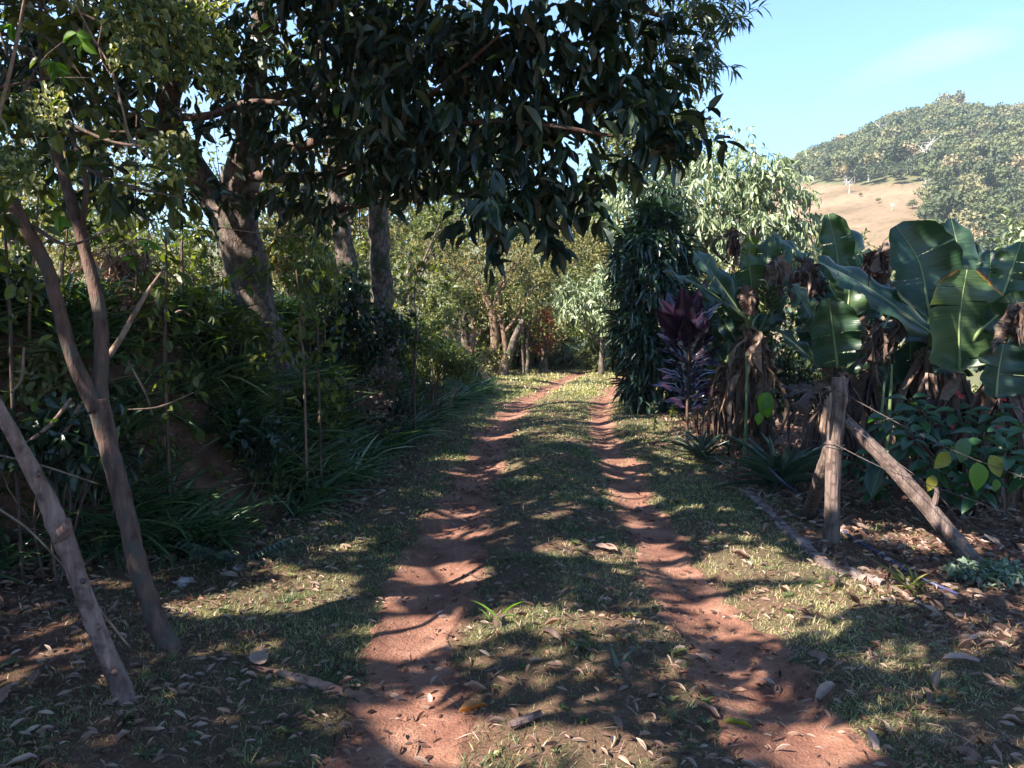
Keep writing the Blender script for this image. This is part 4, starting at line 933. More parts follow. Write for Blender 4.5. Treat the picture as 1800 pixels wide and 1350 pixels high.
# ------------------------------------------------------------------ corn plant column
b = G(1140, 722)
Dd = float(b[1])
o = thing('corn_plant', b, 'tall green column of glossy drooping corn plant leaves beside the track', 'plant')
mb = MB()
for k in range(7):
    x = b[0] + rng.normal() * .22; y = b[1] + rng.normal() * .2; tube(mb, [(x, y, b[2] - .1), (x + rng.normal() * .1, y, 1.2), (x + rng.normal() * .15, y + rng.normal() * .1, 2.6)], [.035, .03, .02], 7, 12, .1, k)
mb.build('stems', M['bark2'], o, smooth=True)
zt = W(0, 372, Dd)[2]
mb = MB(); DR = _leaf(.095, .5, .55, [(.15, .6), (.4, 1.), (.7, .9)])
for k in range(270):
    tt = rng.random() ** .9; zz = b[2] + .18 + (zt - b[2] - .3) * tt
    wid = float(np.interp(tt, [0, .12, .35, .6, .8, .93, 1.], [.50, .50, .56, .64, .62, .42, .14])) * rng.uniform(.55, 1.08)
    th = rng.random() * 6.28; c_ = np.array([b[0] + .08 - .06 * tt + math.cos(th) * wid, b[1] + math.sin(th) * wid, zz])
    m_ = 15; ph = th + rng.normal(size=m_) * 1.1; el = rng.uniform(-1.0, .9, m_) + (.7 if tt > .9 else -.1)
    leaves(mb, DR, np.repeat(c_[None], m_, 0) + rng.normal(size=(m_, 3)) * np.array([.03, .03, .07]), np.stack([np.cos(ph) * .8, np.sin(ph) * .8, el], -1), np.stack([np.cos(ph) * .5, np.sin(ph) * .5, np.full(m_, .8)], -1), .30 * rng.uniform(.65, 1.25, m_), np.clip(rng.random(m_) * .7 + rng.normal() * .12, 0, 1))
for k in range(12):     # rosettes on top
    f_ = rng.random(); c = np.array([b[0] + rng.normal() * .24 * (1 - f_), b[1] + rng.normal() * .2 * (1 - f_), zt - .4 + f_ * .5]); m_ = 14; th = rng.random(m_) * 6.28
    leaves(mb, _leaf(.09, .5, .5, [(.15, .6), (.4, 1.), (.7, .9)]), np.repeat(c[None], m_, 0), np.stack([np.cos(th), np.sin(th), np.full(m_, .8)], -1), np.array([[0, 0, 1.]] * m_), .32, .5 + .5 * rng.random(m_))
mb.build('foliage', M['dracaena'], o)
shrub('dark_shrub', 'dark leafy shrub top rising behind the corn plant column', 'shrub', 1160, 345, 14.6, 62, 42, .6, 110, LANCE, .17, 7, M['dark'], droop=.5, base=(2.9, 14.7))

# ------------------------------------------------------------------ ribbon-shaped big leaves
def paddle(mb, mbr, mid, hw, nrm, a=.3, burn=0., fold=.25, wave=.03, split=0, n=22, m=6, prof='ban', tipcut=.0, seed=0, ribw=.009, stalk=None):
    """a big leaf: midrib through the points mid, half width hw, upper side towards nrm, splits in the blade"""
    P = catmull(mid, n); T = norm(np.gradient(P, axis=0)); nr = norm(np.asarray(nrm, float))[None]
    X_ = norm(np.cross(T, nr)); Nn = np.cross(X_, T)
    t = np.linspace(0, 1, n)
    if prof == 'ban': wv = np.clip(np.minimum(1, (t / .16) ** .6) * (1 - np.clip((t - .5) / .5, 0, 1) ** 2.6 * (1 - tipcut)), 0.03, 1)
    else: wv = np.sin(np.pi * np.clip(t, 0.02, .985) ** .8) ** .8
    rs = np.random.default_rng(seed + 11)
    for side in (-1, 1):
        cuts = sorted(rs.choice(np.arange(3, n - 2), split, replace=False)) if split else []
        segs = np.split(np.arange(n), [c for c in cuts])
        for si, sg in enumerate(segs):
            if si: sg = np.concatenate([[sg[0] - 1], sg])
            if len(sg) < 2: continue
            s = np.linspace(0, 1, m + 1)
            dz = rs.normal() * .12 * (1 if split else 0)
            w_ = hw * wv[sg][:, None] * s[None]
            ed = 1 - .05 * rs.random((len(sg), 1)) * s[None]
            lift = fold * w_ + (np.sin(t[sg] * 19 + seed)[:, None] * wave + dz * hw) * s[None] ** 1.6 - .35 * w_ * s[None] ** 2
            V = P[sg][:, None] + X_[sg][:, None] * (side * w_ * ed)[..., None] + Nn[sg][:, None] * lift[..., None]
            if si: V[0] = V[0] + (V[1] - V[0]) * (.12 + .25 * s[:, None])
            u = np.stack([np.broadcast_to(side * s[None] * .5 + .5, w_.shape), np.broadcast_to(t[sg][:, None] + seed * .37, w_.shape)], -1)
            bu = burn * (s[None] ** 3 * .55 + .55 * np.clip(t[sg] - .72, 0, 1)[:, None] * 3.0 * (.4 + .6 * s[None])) * np.ones_like(w_)
            i_ = (np.arange(len(sg) - 1)[:, None] * (m + 1) + np.arange(m)[None]).ravel()
            q = np.stack([i_, i_ + 1, i_ + m + 2, i_ + m + 1], -1)
            mb.add(V.reshape(-1, 3), None, q if side > 0 else q[:, ::-1], a, u.reshape(-1, 2), bu.ravel())
    rib = P if stalk is None else np.vstack([catmull(stalk, 8)[:-1], P])
    tube(mbr, rib, [ribw * (2.2 if stalk is not None else 1.3), ribw, ribw * .3], 6, len(rib), .02, a=.5)

def crumple(mb, a, b, hw, k=5, seed=0, tone=None):
    """a dead shrivelled blade hanging from a to b: creased, pleated, twisted ribbons with ragged ends"""
    rs = np.random.default_rng(seed); a = np.array(a, float); b = np.array(b, float); L_ = np.linalg.norm(b - a); ax = (b - a) / L_
    sx = norm(np.cross(ax, [.2, 1., .1])); sy = np.cross(ax, sx)
    for j in range(k):
        n = 18; w_n = 9; t = np.linspace(0, 1, n)
        P = a[None] + (b - a)[None] * (t * rs.uniform(.75, 1.05))[:, None]
        P = P + sx[None] * ((rs.normal() * .35 + np.sin(t * rs.uniform(2, 5) + rs.random() * 6) * .18) * hw * (.25 + t))[:, None] + sy[None] * ((rs.normal() * .35 + np.sin(t * rs.uniform(2, 5)) * .2) * hw * (.25 + t))[:, None]
        wv = hw * rs.uniform(.45, .9) * np.sin(np.pi * np.clip(t * .86 + .10, 0, 1)) ** .7 * (1 + .22 * rs.normal(size=n) * (t > .2))
        th = rs.random() * 6.28 + np.linspace(0, rs.normal() * 1.1, n)
        s = np.linspace(-1, 1, w_n); curl = rs.uniform(.4, 1.5)
        ang = th[:, None] + s[None] * curl
        zig = .13 * hw * np.where(np.arange(w_n) % 2, 1, -1)[None] * (.4 + rs.random((1, w_n))) * (.6 + .6 * t[:, None])
        u_ = np.sin(s[None] * curl) / curl * wv[:, None]; v_ = (1 - np.cos(s[None] * curl)) / curl * wv[:, None] + zig
        ct, st_ = np.cos(th)[:, None], np.sin(th)[:, None]
        V = P[:, None] + sx[None, None] * (u_ * ct - v_ * st_)[..., None] + sy[None, None] * (u_ * st_ + v_ * ct)[..., None] + ax[None, None] * (rs.normal(size=(1, w_n)) * .10 * hw * (t[:, None] > .9))[..., None]
        i_ = (np.arange(n - 1)[:, None] * w_n + np.arange(w_n - 1)[None]).ravel()
        mb.add(V.reshape(-1, 3), None, np.stack([i_, i_ + 1, i_ + w_n + 1, i_ + w_n], -1), rs.random() if tone is None else tone * rs.uniform(.7, 1.3))

def dead_blade(mb, a, b, hw, seed, side=None, wob=.25):
    """one dead blade hanging limp from a to b, torn to ribbons along its veins"""
    rs = np.random.default_rng(seed); a = np.array(a, float); b = np.array(b, float); L_ = np.linalg.norm(b - a)
    bow = rs.normal(size=3) * wob * L_ * np.array([.5, .5, .25])
    m1 = a + (b - a) * .3 + bow + np.array([0, 0, .08 * L_]); m2 = a + (b - a) * .7 + bow * .6 + rs.normal(size=3) * .06 * L_
    nrm = side if side is not None else np.array([rs.normal(), rs.normal() - .8, rs.normal() * .2])
    t = MB(); paddle(mb, t, [a, m1, m2, b], hw * rs.uniform(.75, 1.2), nrm, float(rs.random()), 0, fold=rs.uniform(-1.6, 1.2), wave=hw * rs.uniform(.5, 1.3), split=int(rs.integers(4, 9)), n=26, m=5, seed=seed, ribw=.004)
    mb.add(np.concatenate(t.V), np.concatenate(t.T) if t.T else None, np.concatenate(t.Q), .9)

def ribbons(mb, c, bz, n, out, top_r, lmax=1.1, wd=1.):
    """torn strips of dead blade that hang round a stem, each curling its own way"""
    for j in range(n):
        th = rng.random() * 6.28; k = 9; t = np.linspace(0, 1, k)
        top = c + np.array([math.cos(th) * top_r, math.sin(th) * top_r, -rng.random() ** 1.3 * min(.8, (c[2] - bz) * .6)])
        ln = min(top[2] - bz - .01, rng.uniform(.3, 1.) * lmax); o_ = out * rng.uniform(.05, 1) * min(1, ln)
        rad = o_ * np.sin(t * rng.uniform(1.2, 2.6)); ph = th + t * rng.normal() * .7
        P = top[None] + np.stack([np.cos(ph) * rad, np.sin(ph) * rad, -ln * t + .06 * np.sin(np.pi * t)], -1) + np.cumsum(rng.normal(size=(k, 3)) * .008, 0)
        w_ = wd * rng.uniform(.012, .045) * (1 - .6 * t ** 2) * (1 + .25 * rng.normal(size=k)); a0 = ph + 1.57 + rng.normal() * .9 + np.linspace(0, rng.normal() * 2.2, k)
        sd = np.stack([np.cos(a0), np.sin(a0), rng.normal(size=k) * .25], -1); nr = np.stack([-np.sin(a0), np.cos(a0), 0 * a0], -1)
        V = np.stack([P - sd * w_[:, None], P + nr * w_[:, None] * .5, P + sd * w_[:, None] * .9], 1)
        i_ = (np.arange(k - 1)[:, None] * 3 + np.arange(2)[None]).ravel()
        mb.add(V.reshape(-1, 3), None, np.stack([i_, i_ + 1, i_ + 4, i_ + 3], -1), rng.random())

# ------------------------------------------------------------------ banana plants
# each plant: label, foot (x px, y px, distance), crown point px, stem width px,
# leaves: base px, tip px, half width px, distance of base and tip, side (t = we see the top, b = the underside), tone, burn, bend px, splits
BAN = [
 ('banana plant nearest the track with a green fruit bunch and dead skirt', (1328, 800, 8.6), (1318, 580), 34,
  [((1306, 556), (1218, 440), 25, 8.5, 8.3, 't', .45, 0, -14, 1), ((1320, 552), (1315, 450), 31, 8.4, 8.3, 'b', .75, 0, 3, 0), ((1312, 560), (1165, 477), 13, 8.4, 8.2, 't', .35, .5, -22, 1),
   ((1338, 550), (1352, 418), 25, 8.8, 8.9, 't', .7, 0, 6, 1), ((1345, 560), (1362, 412), 17, 9.0, 9.0, 't', .4, 0, 8, 2), ((1326, 560), (1250, 500), 20, 8.8, 8.9, 't', .3, 0, -20, 1), ((1312, 470), (1318, 412), 14, 9.1, 9.1, 'b', 1., .6, 2, 0)]),
 ('banana plant behind the fence post with a short olive front leaf', (1478, 800, 7.6), (1472, 645), 26,
  [((1472, 645), (1457, 524), 42, 7.2, 7.1, 'b', .55, 0, 0, 0), ((1440, 645), (1362, 578), 22, 7.5, 7.3, 't', .5, .9, -8, 1), ((1432, 560), (1396, 503), 29, 7.6, 7.5, 't', .7, 0, -5, 0),
   ((1488, 560), (1490, 466), 27, 7.6, 7.7, 'b', .8, 0, 4, 1), ((1500, 600), (1530, 520), 26, 7.6, 7.7, 't', .4, 0, 8, 1), ((1446, 600), (1415, 480), 20, 8., 8.1, 't', .35, 0, -12, 2)]),
 ('banana plant with two tall upright leaves behind the long blue-green blade', (1545, 790, 8.2), (1530, 640), 30,
  [((1476, 500), (1456, 376), 27, 8.1, 8.1, 'b', .7, 0, 3, 0), ((1535, 520), (1466, 386), 30, 8.3, 8.3, 't', .5, 0, 10, 0), ((1440, 478), (1360, 413), 15, 8.5, 8.4, 't', .6, 0, -8, 1),
   ((1560, 560), (1610, 470), 22, 8.4, 8.5, 't', .3, .5, 8, 1), ((1555, 600), (1480, 500), 25, 8.5, 8.5, 't', .2, 0, -10, 1)]),
 ('banana plant with the big dark upright leaf and the long blade reaching left', (1640, 780, 7.2), (1636, 610), 40,
  [((1632, 545), (1575, 396), 57, 7.1, 7.2, 'b', .35, 0, 12, 0), ((1636, 586), (1436, 458), 33, 7.0, 6.9, 't', .25, 0, -18, 0), ((1655, 560), (1664, 392), 44, 7.6, 7.7, 'b', .55, 0, 4, 0),
   ((1645, 570), (1545, 510), 26, 7.3, 7.2, 't', .3, .5, -12, 1), ((1620, 700), (1600, 600), 40, 7.3, 7.3, 'b', .2, 0, -8, 0), ((1590, 720), (1560, 620), 30, 7.5, 7.5, 'b', .2, 0, -10, 0)]),
 ('front banana plant with a wide olive leaf burnt brown along its rim', (1688, 790, 6.6), (1686, 655), 34,
  [((1686, 650), (1700, 474), 67, 6.5, 6.4, 'b', .8, 1., -6, 0), ((1700, 570), (1672, 384), 30, 7.4, 7.6, 't', .5, 0, 14, 0), ((1712, 600), (1716, 430), 26, 7.4, 7.6, 't', .35, 0, 10, 1), ((1722, 582), (1830, 520), 24, 6.4, 6.3, 'b', .6, .3, -8, 0),
   ((1660, 640), (1640, 600), 20, 6.6, 6.6, 't', .3, 0, -4, 0), ((1720, 640), (1745, 570), 22, 6.7, 6.8, 't', .5, .8, 14, 1)]),
 ('banana plant at the right edge with pale ribbed leaves', (1772, 790, 6.4), (1764, 640), 34,
  [((1762, 520), (1795, 425), 30, 6.6, 6.6, 't', .75, 0, 8, 1), ((1750, 700), (1764, 604), 46, 6.2, 6.2, 'b', .35, .4, -2, 0), ((1768, 560), (1850, 440), 40, 6.7, 6.6, 'b', .6, 0, 8, 0), ((1735, 560), (1742, 440), 26, 7.2, 7.4, 't', .3, 0, 4, 2),
   ((1790, 640), (1850, 560), 30, 6.2, 6.1, 't', .4, .8, 5, 1), ((1776, 560), (1760, 452), 22, 7.0, 7.1, 't', .5, 0, 8, 1)]),
 ('smaller banana plant between the corn plant and the fruiting one', (1276, 760, 9.6), (1280, 640), 26,
  [((1282, 600), (1245, 505), 20, 9.6, 9.6, 't', .3, 0, -5, 1), ((1290, 600), (1300, 500), 24, 9.6, 9.7, 'b', .5, 0, 4, 0), ((1272, 640), (1235, 580), 16, 9.7, 9.7, 't', .4, 0, -6, 0)]),
]
FILL = {0: [((1318, 640), (1270, 560), 18, 8.9, 9.1, 't', .2, 0, -6, 1), ((1330, 600), (1375, 545), 18, 8.9, 9.0, 't', .25, 0, 8, 1), ((1322, 600), (1290, 480), 22, 8.8, 9.0, 'b', .5, 0, -4, 0), ((1330, 590), (1392, 470), 20, 8.7, 8.9, 't', .5, 0, 10, 1), ((1300, 570), (1262, 470), 16, 9.0, 9.1, 't', .4, 0, -8, 1), ((1335, 560), (1385, 430), 18, 9.2, 9.3, 't', .6, 0, 8, 2)],
        1: [((1480, 640), (1520, 570), 24, 7.8, 8.0, 't', .2, 0, 8, 1), ((1478, 645), (1425, 600), 22, 7.9, 8.0, 't', .25, 0, -8, 2), ((1485, 650), (1540, 620), 18, 7.7, 7.8, 't', .3, 0, 6, 1), ((1470, 640), (1405, 560), 24, 7.9, 8.2, 'b', .45, 0, -6, 1), ((1465, 600), (1420, 470), 22, 8.3, 8.5, 't', .5, 0, -8, 1), ((1475, 580), (1452, 440), 22, 8.5, 8.7, 'b', .5, 0, -4, 1)],
        2: [((1530, 640), (1580, 560), 26, 8.4, 8.6, 't', .2, 0, 8, 1), ((1535, 640), (1490, 570), 26, 8.4, 8.6, 't', .15, 0, -8, 1)],
        3: [((1640, 610), (1700, 540), 30, 7.6, 7.8, 't', .2, 0, 10, 1), ((1640, 620), (1590, 560), 30, 7.6, 7.9, 't', .15, 0, -8, 2), ((1640, 620), (1610, 480), 34, 7.9, 8.1, 'b', .2, 0, -5, 0)],
        4: [((1690, 650), (1740, 620), 24, 6.8, 6.9, 't', .25, 0, 6, 1), ((1690, 655), (1640, 650), 22, 6.7, 6.7, 't', .2, 0, -6, 1)],
        5: [((1764, 640), (1720, 600), 28, 6.8, 6.9, 't', .2, 0, -6, 1), ((1768, 640), (1790, 560), 34, 6.9, 7.0, 'b', .3, 0, 4, 0), ((1768, 600), (1745, 500), 34, 7.3, 7.4, 'b', .3, 0, -4, 0)],
        6: [((1280, 640), (1262, 560), 18, 9.7, 9.8, 'b', .3, 0, 0, 0)]}
rs0 = 0
for (lab, foot_, crown, sw, lv) in BAN:
    c = W(crown[0], crown[1], foot_[2]); bx = W(foot_[0], foot_[1], foot_[2]); bz = float(H(bx[0], bx[1])); base = np.array([bx[0], bx[1], bz])
    o = thing('banana_plant', base, lab, 'banana plant', 'banana plants behind the fence')
    mb = MB(); q = tube(mb, [base - np.array([0, 0, .08]), base * .5 + c * .5 + rng.normal(size=3) * .03, c], [sw / F * foot_[2] * .62, sw / F * foot_[2] * .5, sw / F * foot_[2] * .36], 14, 24, .12, rs0)
    mb.build('pseudostem', M['pseudo'], o, smooth=True)
    for k, (b0_, t0_, hw, Db, Dt, side, tone, burn, bend, split) in enumerate(lv + FILL[[q_[0] for q_ in BAN].index(lab)]):
        rs0 += 1
        A = W(b0_[0], b0_[1], Db); B = W(t0_[0], t0_[1], Dt)
        mid = W((b0_[0] + t0_[0]) / 2 + (bend if side == 'b' else bend * .3), (b0_[1] + t0_[1]) / 2 - abs(bend) * .7, (Db + Dt) / 2)
        up = np.array([-.25, -.62, .9]) if side == 't' else np.array([.15 * ((k % 3) - 1), -1., .12])
        if side == 'b': up = -up * np.array([1, 1, 1])
        mbl, mbr = MB(), MB()
        st = [c, c * .5 + A * .5 + np.array([0, 0, .04]), A]
        paddle(mbl, mbr, [A, mid, B], hw / F * Db * (1.12 if side == 't' else 1.05), up, tone, burn, fold=.34 if side == 't' else -.15, wave=.035, split=split + (1 if k % 2 else 2), seed=rs0, stalk=st, ribw=.010, tipcut=.25)
        lf = mbl.build('leaf', M['banana'], o, smooth=True, uv=True)
        mbr.build('midrib', M['rib'], lf, smooth=True)
    mb = MB()
    for j in range(3):
        th = rng.random() * 6.28; top = c + np.array([math.cos(th) * .06, math.sin(th) * .06, rng.uniform(-.3, .08)])
        ln = min(top[2] - bz - rng.uniform(.05, .4), rng.uniform(.35, .8)); out = rng.uniform(.05, .25)
        dead_blade(mb, top, top + np.array([math.cos(th) * out, math.sin(th) * out * .8 - .05, -ln]), rng.uniform(.05, .09), 300 + rs0 * 20 + j, np.array([math.cos(th), math.sin(th), .1]) + rng.normal(size=3) * .4)
    ribbons(mb, c + np.array([0, 0, -.05]), bz, 85, .40, .07)
    mb.build('dead_leaves', M['deadban'], o)
# folded dead blades among the green ones
for k, (lab, a, b_, D, hw, kk) in enumerate([
    ('curled brown dead blade under the fruiting banana plant\'s upright leaf', (1364, 458), (1380, 515), 8.2, 18, 3), ('crumpled purple-brown dead blade beside the long blue-green leaf', (1408, 470), (1435, 525), 7.9, 24, 3),
    ('twisted dead blade between the two tall upright leaves and the dark one', (1535, 445), (1545, 500), 7.5, 30, 5), ('large shiny brown dead blade hanging below the long blue-green leaf', (1545, 560), (1530, 635), 7.1, 34, 6),
    ('small curled dead blade on the fruiting banana plant\'s heart', (1318, 505), (1318, 545), 8.1, 16, 4), ('dead blade folded over at the right edge', (1795, 540), (1775, 590), 6.2, 30, 5),
    ('upright shrivelled dead blade left of the yellow banana leaf', (1290, 405), (1296, 450), 9.0, 13, 4), ('pale dead blade hanging beside the fence post top', (1445, 690), (1395, 700), 6.6, 22, 4)]):
    mb = MB()
    for j in range(kk):
        A_ = W(a[0] + rng.normal() * hw * .3, a[1] + rng.normal() * 5, D + rng.normal() * .04); B_ = W(b_[0] + rng.normal() * hw * .45, b_[1] + rng.normal() * 14, D - .05 + rng.normal() * .05)
        if j < 3: dead_blade(mb, A_, B_, hw / F * D * rng.uniform(.3, .6), 700 + k * 9 + j, wob=.25)
    A_ = W(a[0], a[1], D - .02); B_ = W(b_[0], b_[1], D)
    ribbons(mb, A_, B_[2] - .05, 26, hw / F * D * 3.2, .03, abs(A_[2] - B_[2]) * 1.5 + .1, .8)
    d_ = mb.build('dead_leaf', M['deadban']); tag(d_, lab, 'dead leaf', 'dead banana blades')
# fruit bunch
mb = MB(); c = W(1352, 530, 7.9)
for k in range(60):
    th = rng.random() * 6.28; z = rng.uniform(-.13, .13); r = .075; p = c + np.array([math.cos(th) * r * .6, math.sin(th) * r * .6, z]); e = p + np.array([math.cos(th) * .06, math.sin(th) * .06, .05])
    tube(mb, [p, (p + e) / 2 + np.array([math.cos(th), math.sin(th), -.5]) * .012, e], [.008, .013, .004], 6, 6, .02, a=rng.random() * .5 + .3)
tube(mb, [c + np.array([-.1, .05, .22]), c + np.array([-.02, 0, .18]), c - np.array([0, 0, .16])], [.014, .014, .01], 6, 8)
tag(mb.build('banana_bunch', M['thin'], None, smooth=True), 'small bunch of green bananas hanging right of the first banana plant', 'fruit')

# ------------------------------------------------------------------ purple ti plant
b = G(1208, 782)
Dc = float(b[1])
o = thing('ti_plant', b, 'purple-leaved ti plant with a thin stem in front of the corn plant', 'plant')
mb = MB(); q = tube(mb, [b - np.array([0, 0, .05]), W(1208, 720, Dc), W(1210, 660, Dc), W(1212, 570, Dc)], [.02, .018, .016, .012], 8, 24, .05)
mb.build('stem', M['bark2'], o, smooth=True)
TI = [((1210, 600), (1178, 520), 17, 'b'), ((1208, 595), (1200, 510), 15, 'b'), ((1214, 590), (1238, 498), 15, 'b'), ((1216, 592), (1262, 535), 17, 't'), ((1216, 596), (1270, 560), 10, 't'), ((1208, 600), (1160, 550), 14, 'b'),
      ((1212, 615), (1205, 560), 15, 'b'), ((1216, 610), (1240, 545), 15, 't'), ((1208, 620), (1186, 575), 12, 'b'), ((1214, 625), (1230, 590), 13, 'b'), ((1214, 640), (1240, 600), 12, 't'),
      ((1213, 650), (1275, 628), 8, 't'), ((1213, 655), (1272, 612), 8, 't'), ((1208, 640), (1150, 615), 7, 't'), ((1209, 660), (1158, 635), 8, 't'), ((1212, 670), (1270, 655), 8, 't'), ((1210, 675), (1160, 665), 7, 't'),
      ((1212, 690), (1268, 672), 7, 't'), ((1209, 692), (1138, 678), 7, 't'), ((1212, 700), (1276, 690), 8, 't'), ((1209, 700), (1165, 685), 7, 't'), ((1210, 700), (1200, 650), 9, 'b'), ((1212, 690), (1222, 640), 9, 'b'), ((1210, 660), (1196, 610), 10, 'b'), ((1212, 610), (1252, 515), 14, 't'), ((1208, 610), (1165, 530), 14, 'b'), ((1214, 630), (1262, 585), 11, 't'), ((1208, 640), (1162, 590), 11, 't'), ((1214, 660), (1258, 635), 9, 't'), ((1208, 680), (1150, 650), 8, 't'), ((1213, 640), (1280, 645), 8, 't'), ((1211, 720), (1262, 708), 7, 't'), ((1209, 718), (1160, 706), 7, 't')]
for k, (a, t_, hw, sd) in enumerate(TI):
    t_ = (a[0] + (t_[0] - a[0]) * (1.15 if hw > 9 else .92), a[1] + (t_[1] - a[1]) * 1.08)
    A = W(a[0], a[1], Dc); B = W(t_[0], t_[1], Dc + rng.uniform(-.3, .15)); mid = (A + B) / 2 + np.array([0, 0, .05 if sd == 't' else .0])
    mbl, mbr = MB(), MB()
    paddle(mbl, mbr, [A * .85 + B * .15, mid, B], hw * 1.35 / F * Dc, (0, -.55, .9) if sd == 't' else (.2 * (k % 3 - 1), 1, -.1), rng.random() * .8, 0, fold=.35, wave=.01, n=14, m=3, prof='lan', seed=900 + k, ribw=.003, stalk=[A, A * .8 + B * .2])
    lf = mbl.build('leaf', M['purple'], o, smooth=True); mbr.build('midrib', M['purple'], lf, smooth=True)

# ------------------------------------------------------------------ fence
def post_mesh(name, mat_, P, r, sides, parent, seed, rough=.10, cut=0.):
    mb = MB(); tube(mb, P, r, sides, 26, rough, seed); return mb.build(name, mat_, parent, smooth=False)
b = G(1462, 958); Dp = float(b[1])
o = thing('fence_post', b, 'weathered round fence post standing in the right foreground, braced on both sides', 'fence post')
post_mesh('post', M['post'], [b - np.array([0, 0, .1]), W(1463, 900, Dp), W(1466, 790, Dp), W(1474, 700, Dp), W(1477, 664, Dp)], [28.5 / 2 / F * Dp * 1.02, 27 / 2 / F * Dp, 26 / 2 / F * Dp * 1.1, 27 / 2 / F * Dp], 14, o, 5, .12)
mb = MB()
for (x, y) in [(1474, 687), (1467, 780), (1468, 786)]:
    c_ = W(x, y, Dp); a_ = np.linspace(0, 6.28, 20); tube(mb, c_[None] + np.stack([np.cos(a_) * .064, np.sin(a_) * .064, .006 * np.sin(a_ * 2)], -1), [.0022, .0022], 5, 40, 0)
mb.build('wire_wrap', M['wire'], o)
mb = MB(); c = W(1452, 728, Dp - .05)
for k, (x, w2, y0, y1) in enumerate([(1452, 5, 702, 760), (1487, 4, 690, 722), (1460, 3, 690, 740)]):
    A = W(x, y0, Dp - .055); B = W(x - 3, y1, Dp - .06); tube(mb, [A, (A + B) / 2 + np.array([0, -.006, 0]), B], [w2 / F * Dp * .6, w2 / F * Dp, w2 / F * Dp * .4], 5, 6, .2, k)
mb.build('bark_strip', M['twig'], o)
b2 = G(1722, 992); q1 = W(1486, 738, Dp + .02)
br = thing('brace_pole', b2, 'long slanting brace pole leaning from the fence post down to the right', 'brace pole')
post_mesh('pole', M['post'], [q1, q1 * .6 + b2 * .4 + np.array([0, 0, .02]), q1 * .25 + b2 * .75 + np.array([.0, 0, -.01]), b2 - np.array([0, 0, .04])], [.040, .050, .058, .064], 12, br, 8, .07)
mb = MB(); s0 = q1 * .35 + b2 * .65
tube(mb, [s0, s0 + np.array([.02, -.02, .10]), s0 + np.array([.015, -.03, .17])], [.028, .018, .012], 7, 8, .15); mb.build('branch_stub', M['post'], br)
b3 = G(1418, 905)
br = thing('brace_pole', b3, 'short dark brace pole leaning against the fence post from the left', 'brace pole')
post_mesh('pole', M['post'], [b3 - np.array([0, 0, .05]), W(1438, 850, Dp + .3), W(1458, 790, Dp + .08)], [.055, .05, .045], 11, br, 9, .1)
b4 = G(1268, 775)
o2 = thing('fence_post', b4, 'second fence post further back beside the ti plant', 'fence post')
post_mesh('post', M['post'], [b4 - np.array([0, 0, .1]), W(1268, 740, b4[1]), W(1272, 680, b4[1]), W(1284, 600, b4[1]), W(1290, 560, b4[1])], [.075, .07, .075, .07], 12, o2, 12, .16)
for k, (lab, x0, y0, x1, y1) in enumerate([('stubby wooden peg behind the ti plant', 1222, 742, 1222, 716)]):
    A = G(x0, y0); mb = MB(); tube(mb, [A - np.array([0, 0, .05]), A + np.array([0, 0, .16]), A + np.array([0, 0, .3])], [.035, .035, .03], 9, 8, .1)
    tag(mb.build('wooden_peg', M['post']), lab, 'peg')
A = G(1190, 737); B = G(1290, 722); mb = MB(); tube(mb, [A + np.array([0, .2, .30]), B + np.array([0, .2, .30])], [.03, .03], 8, 10, .1)
tag(mb.build('lying_log', M['kerb']), 'pale log lying level behind the ti plant', 'log')

def wire(lab, pts, r=.0022, barb=True):
    mb = MB(); P = np.array(pts); q = tube(mb, P, [r, r], 5, 60, .05)
    if barb:
        for s in range(4, 58, 5):
            for sg in (-1, 1):
                e = rdir(1)[0] * .022; tube(mb, [q[s] - e, q[s] + e], [.0014, .0008], 4, 3, 0)
    tag(mb.build('fence_wire', M['wire']), lab, 'wire', 'wires of the fence')
wt = W(1474, 687, Dp - .07); wm = W(1466, 780, Dp - .07)
wire('upper fence wire slanting down to the right from the post', [wt, W(1600, 755, 4.6), W(1700, 802, 4.0), W(1830, 850, 3.6)])
wire('lower fence wire slanting down to the right from the post', [wm, W(1560, 826, 4.8), W(1690, 872, 4.2), W(1830, 925, 3.7)])
wire('upper fence wire running back from the post to the second post', [wt, W(1360, 688, 7.2), W(1282, 655, 9.7)])
wire('lower fence wire running back from the post to the second post', [wm, W(1380, 760, 7), W(1276, 700, 9.7)])
wire('loose wire drooping over the slanting brace pole', [W(1490, 742, 5.3), W(1560, 800, 5.), W(1640, 860, 4.6), W(1690, 920, 4.5), G(1728, 960)], barb=False)

# kerb, hose
mb = MB(); ks = [G(*p) for p in [(1305, 862), (1345, 895), (1385, 935), (1425, 972), (1455, 997), (1500, 1012), (1555, 1030)]]
ks = catmull(ks, 60); kz = H(ks[:, 0], ks[:, 1])
T = norm(np.gradient(ks, axis=0)); Xk = norm(np.cross(T, [[0, 0, 1.]]))
sec = np.array([(-.045, -.06), (-.045, .030), (-.030, .042), (.030, .044), (.045, .032), (.045, -.06)])
jit = rng.normal(size=(60, 6)) * .006
V = ks[:, None] * np.array([1, 1, 0])[None, None] + Xk[:, None] * (sec[None, :, :1] + jit[..., None]) + np.array([0, 0, 1.])[None, None] * (kz[:, None] + sec[None, :, 1] + jit - .012 + (vnoise(np.arange(60) * .35, np.zeros(60), 3)[:, None] - .5) * .03)[..., None]
i_ = (np.arange(59)[:, None] * 6 + np.arange(6)[None]); j_ = (np.arange(59)[:, None] * 6 + (np.arange(6)[None] + 1) % 6)
q = np.stack([i_, j_, j_ + 6, i_ + 6], -1).reshape(-1, 4); mb.add(V.reshape(-1, 3), None, q)
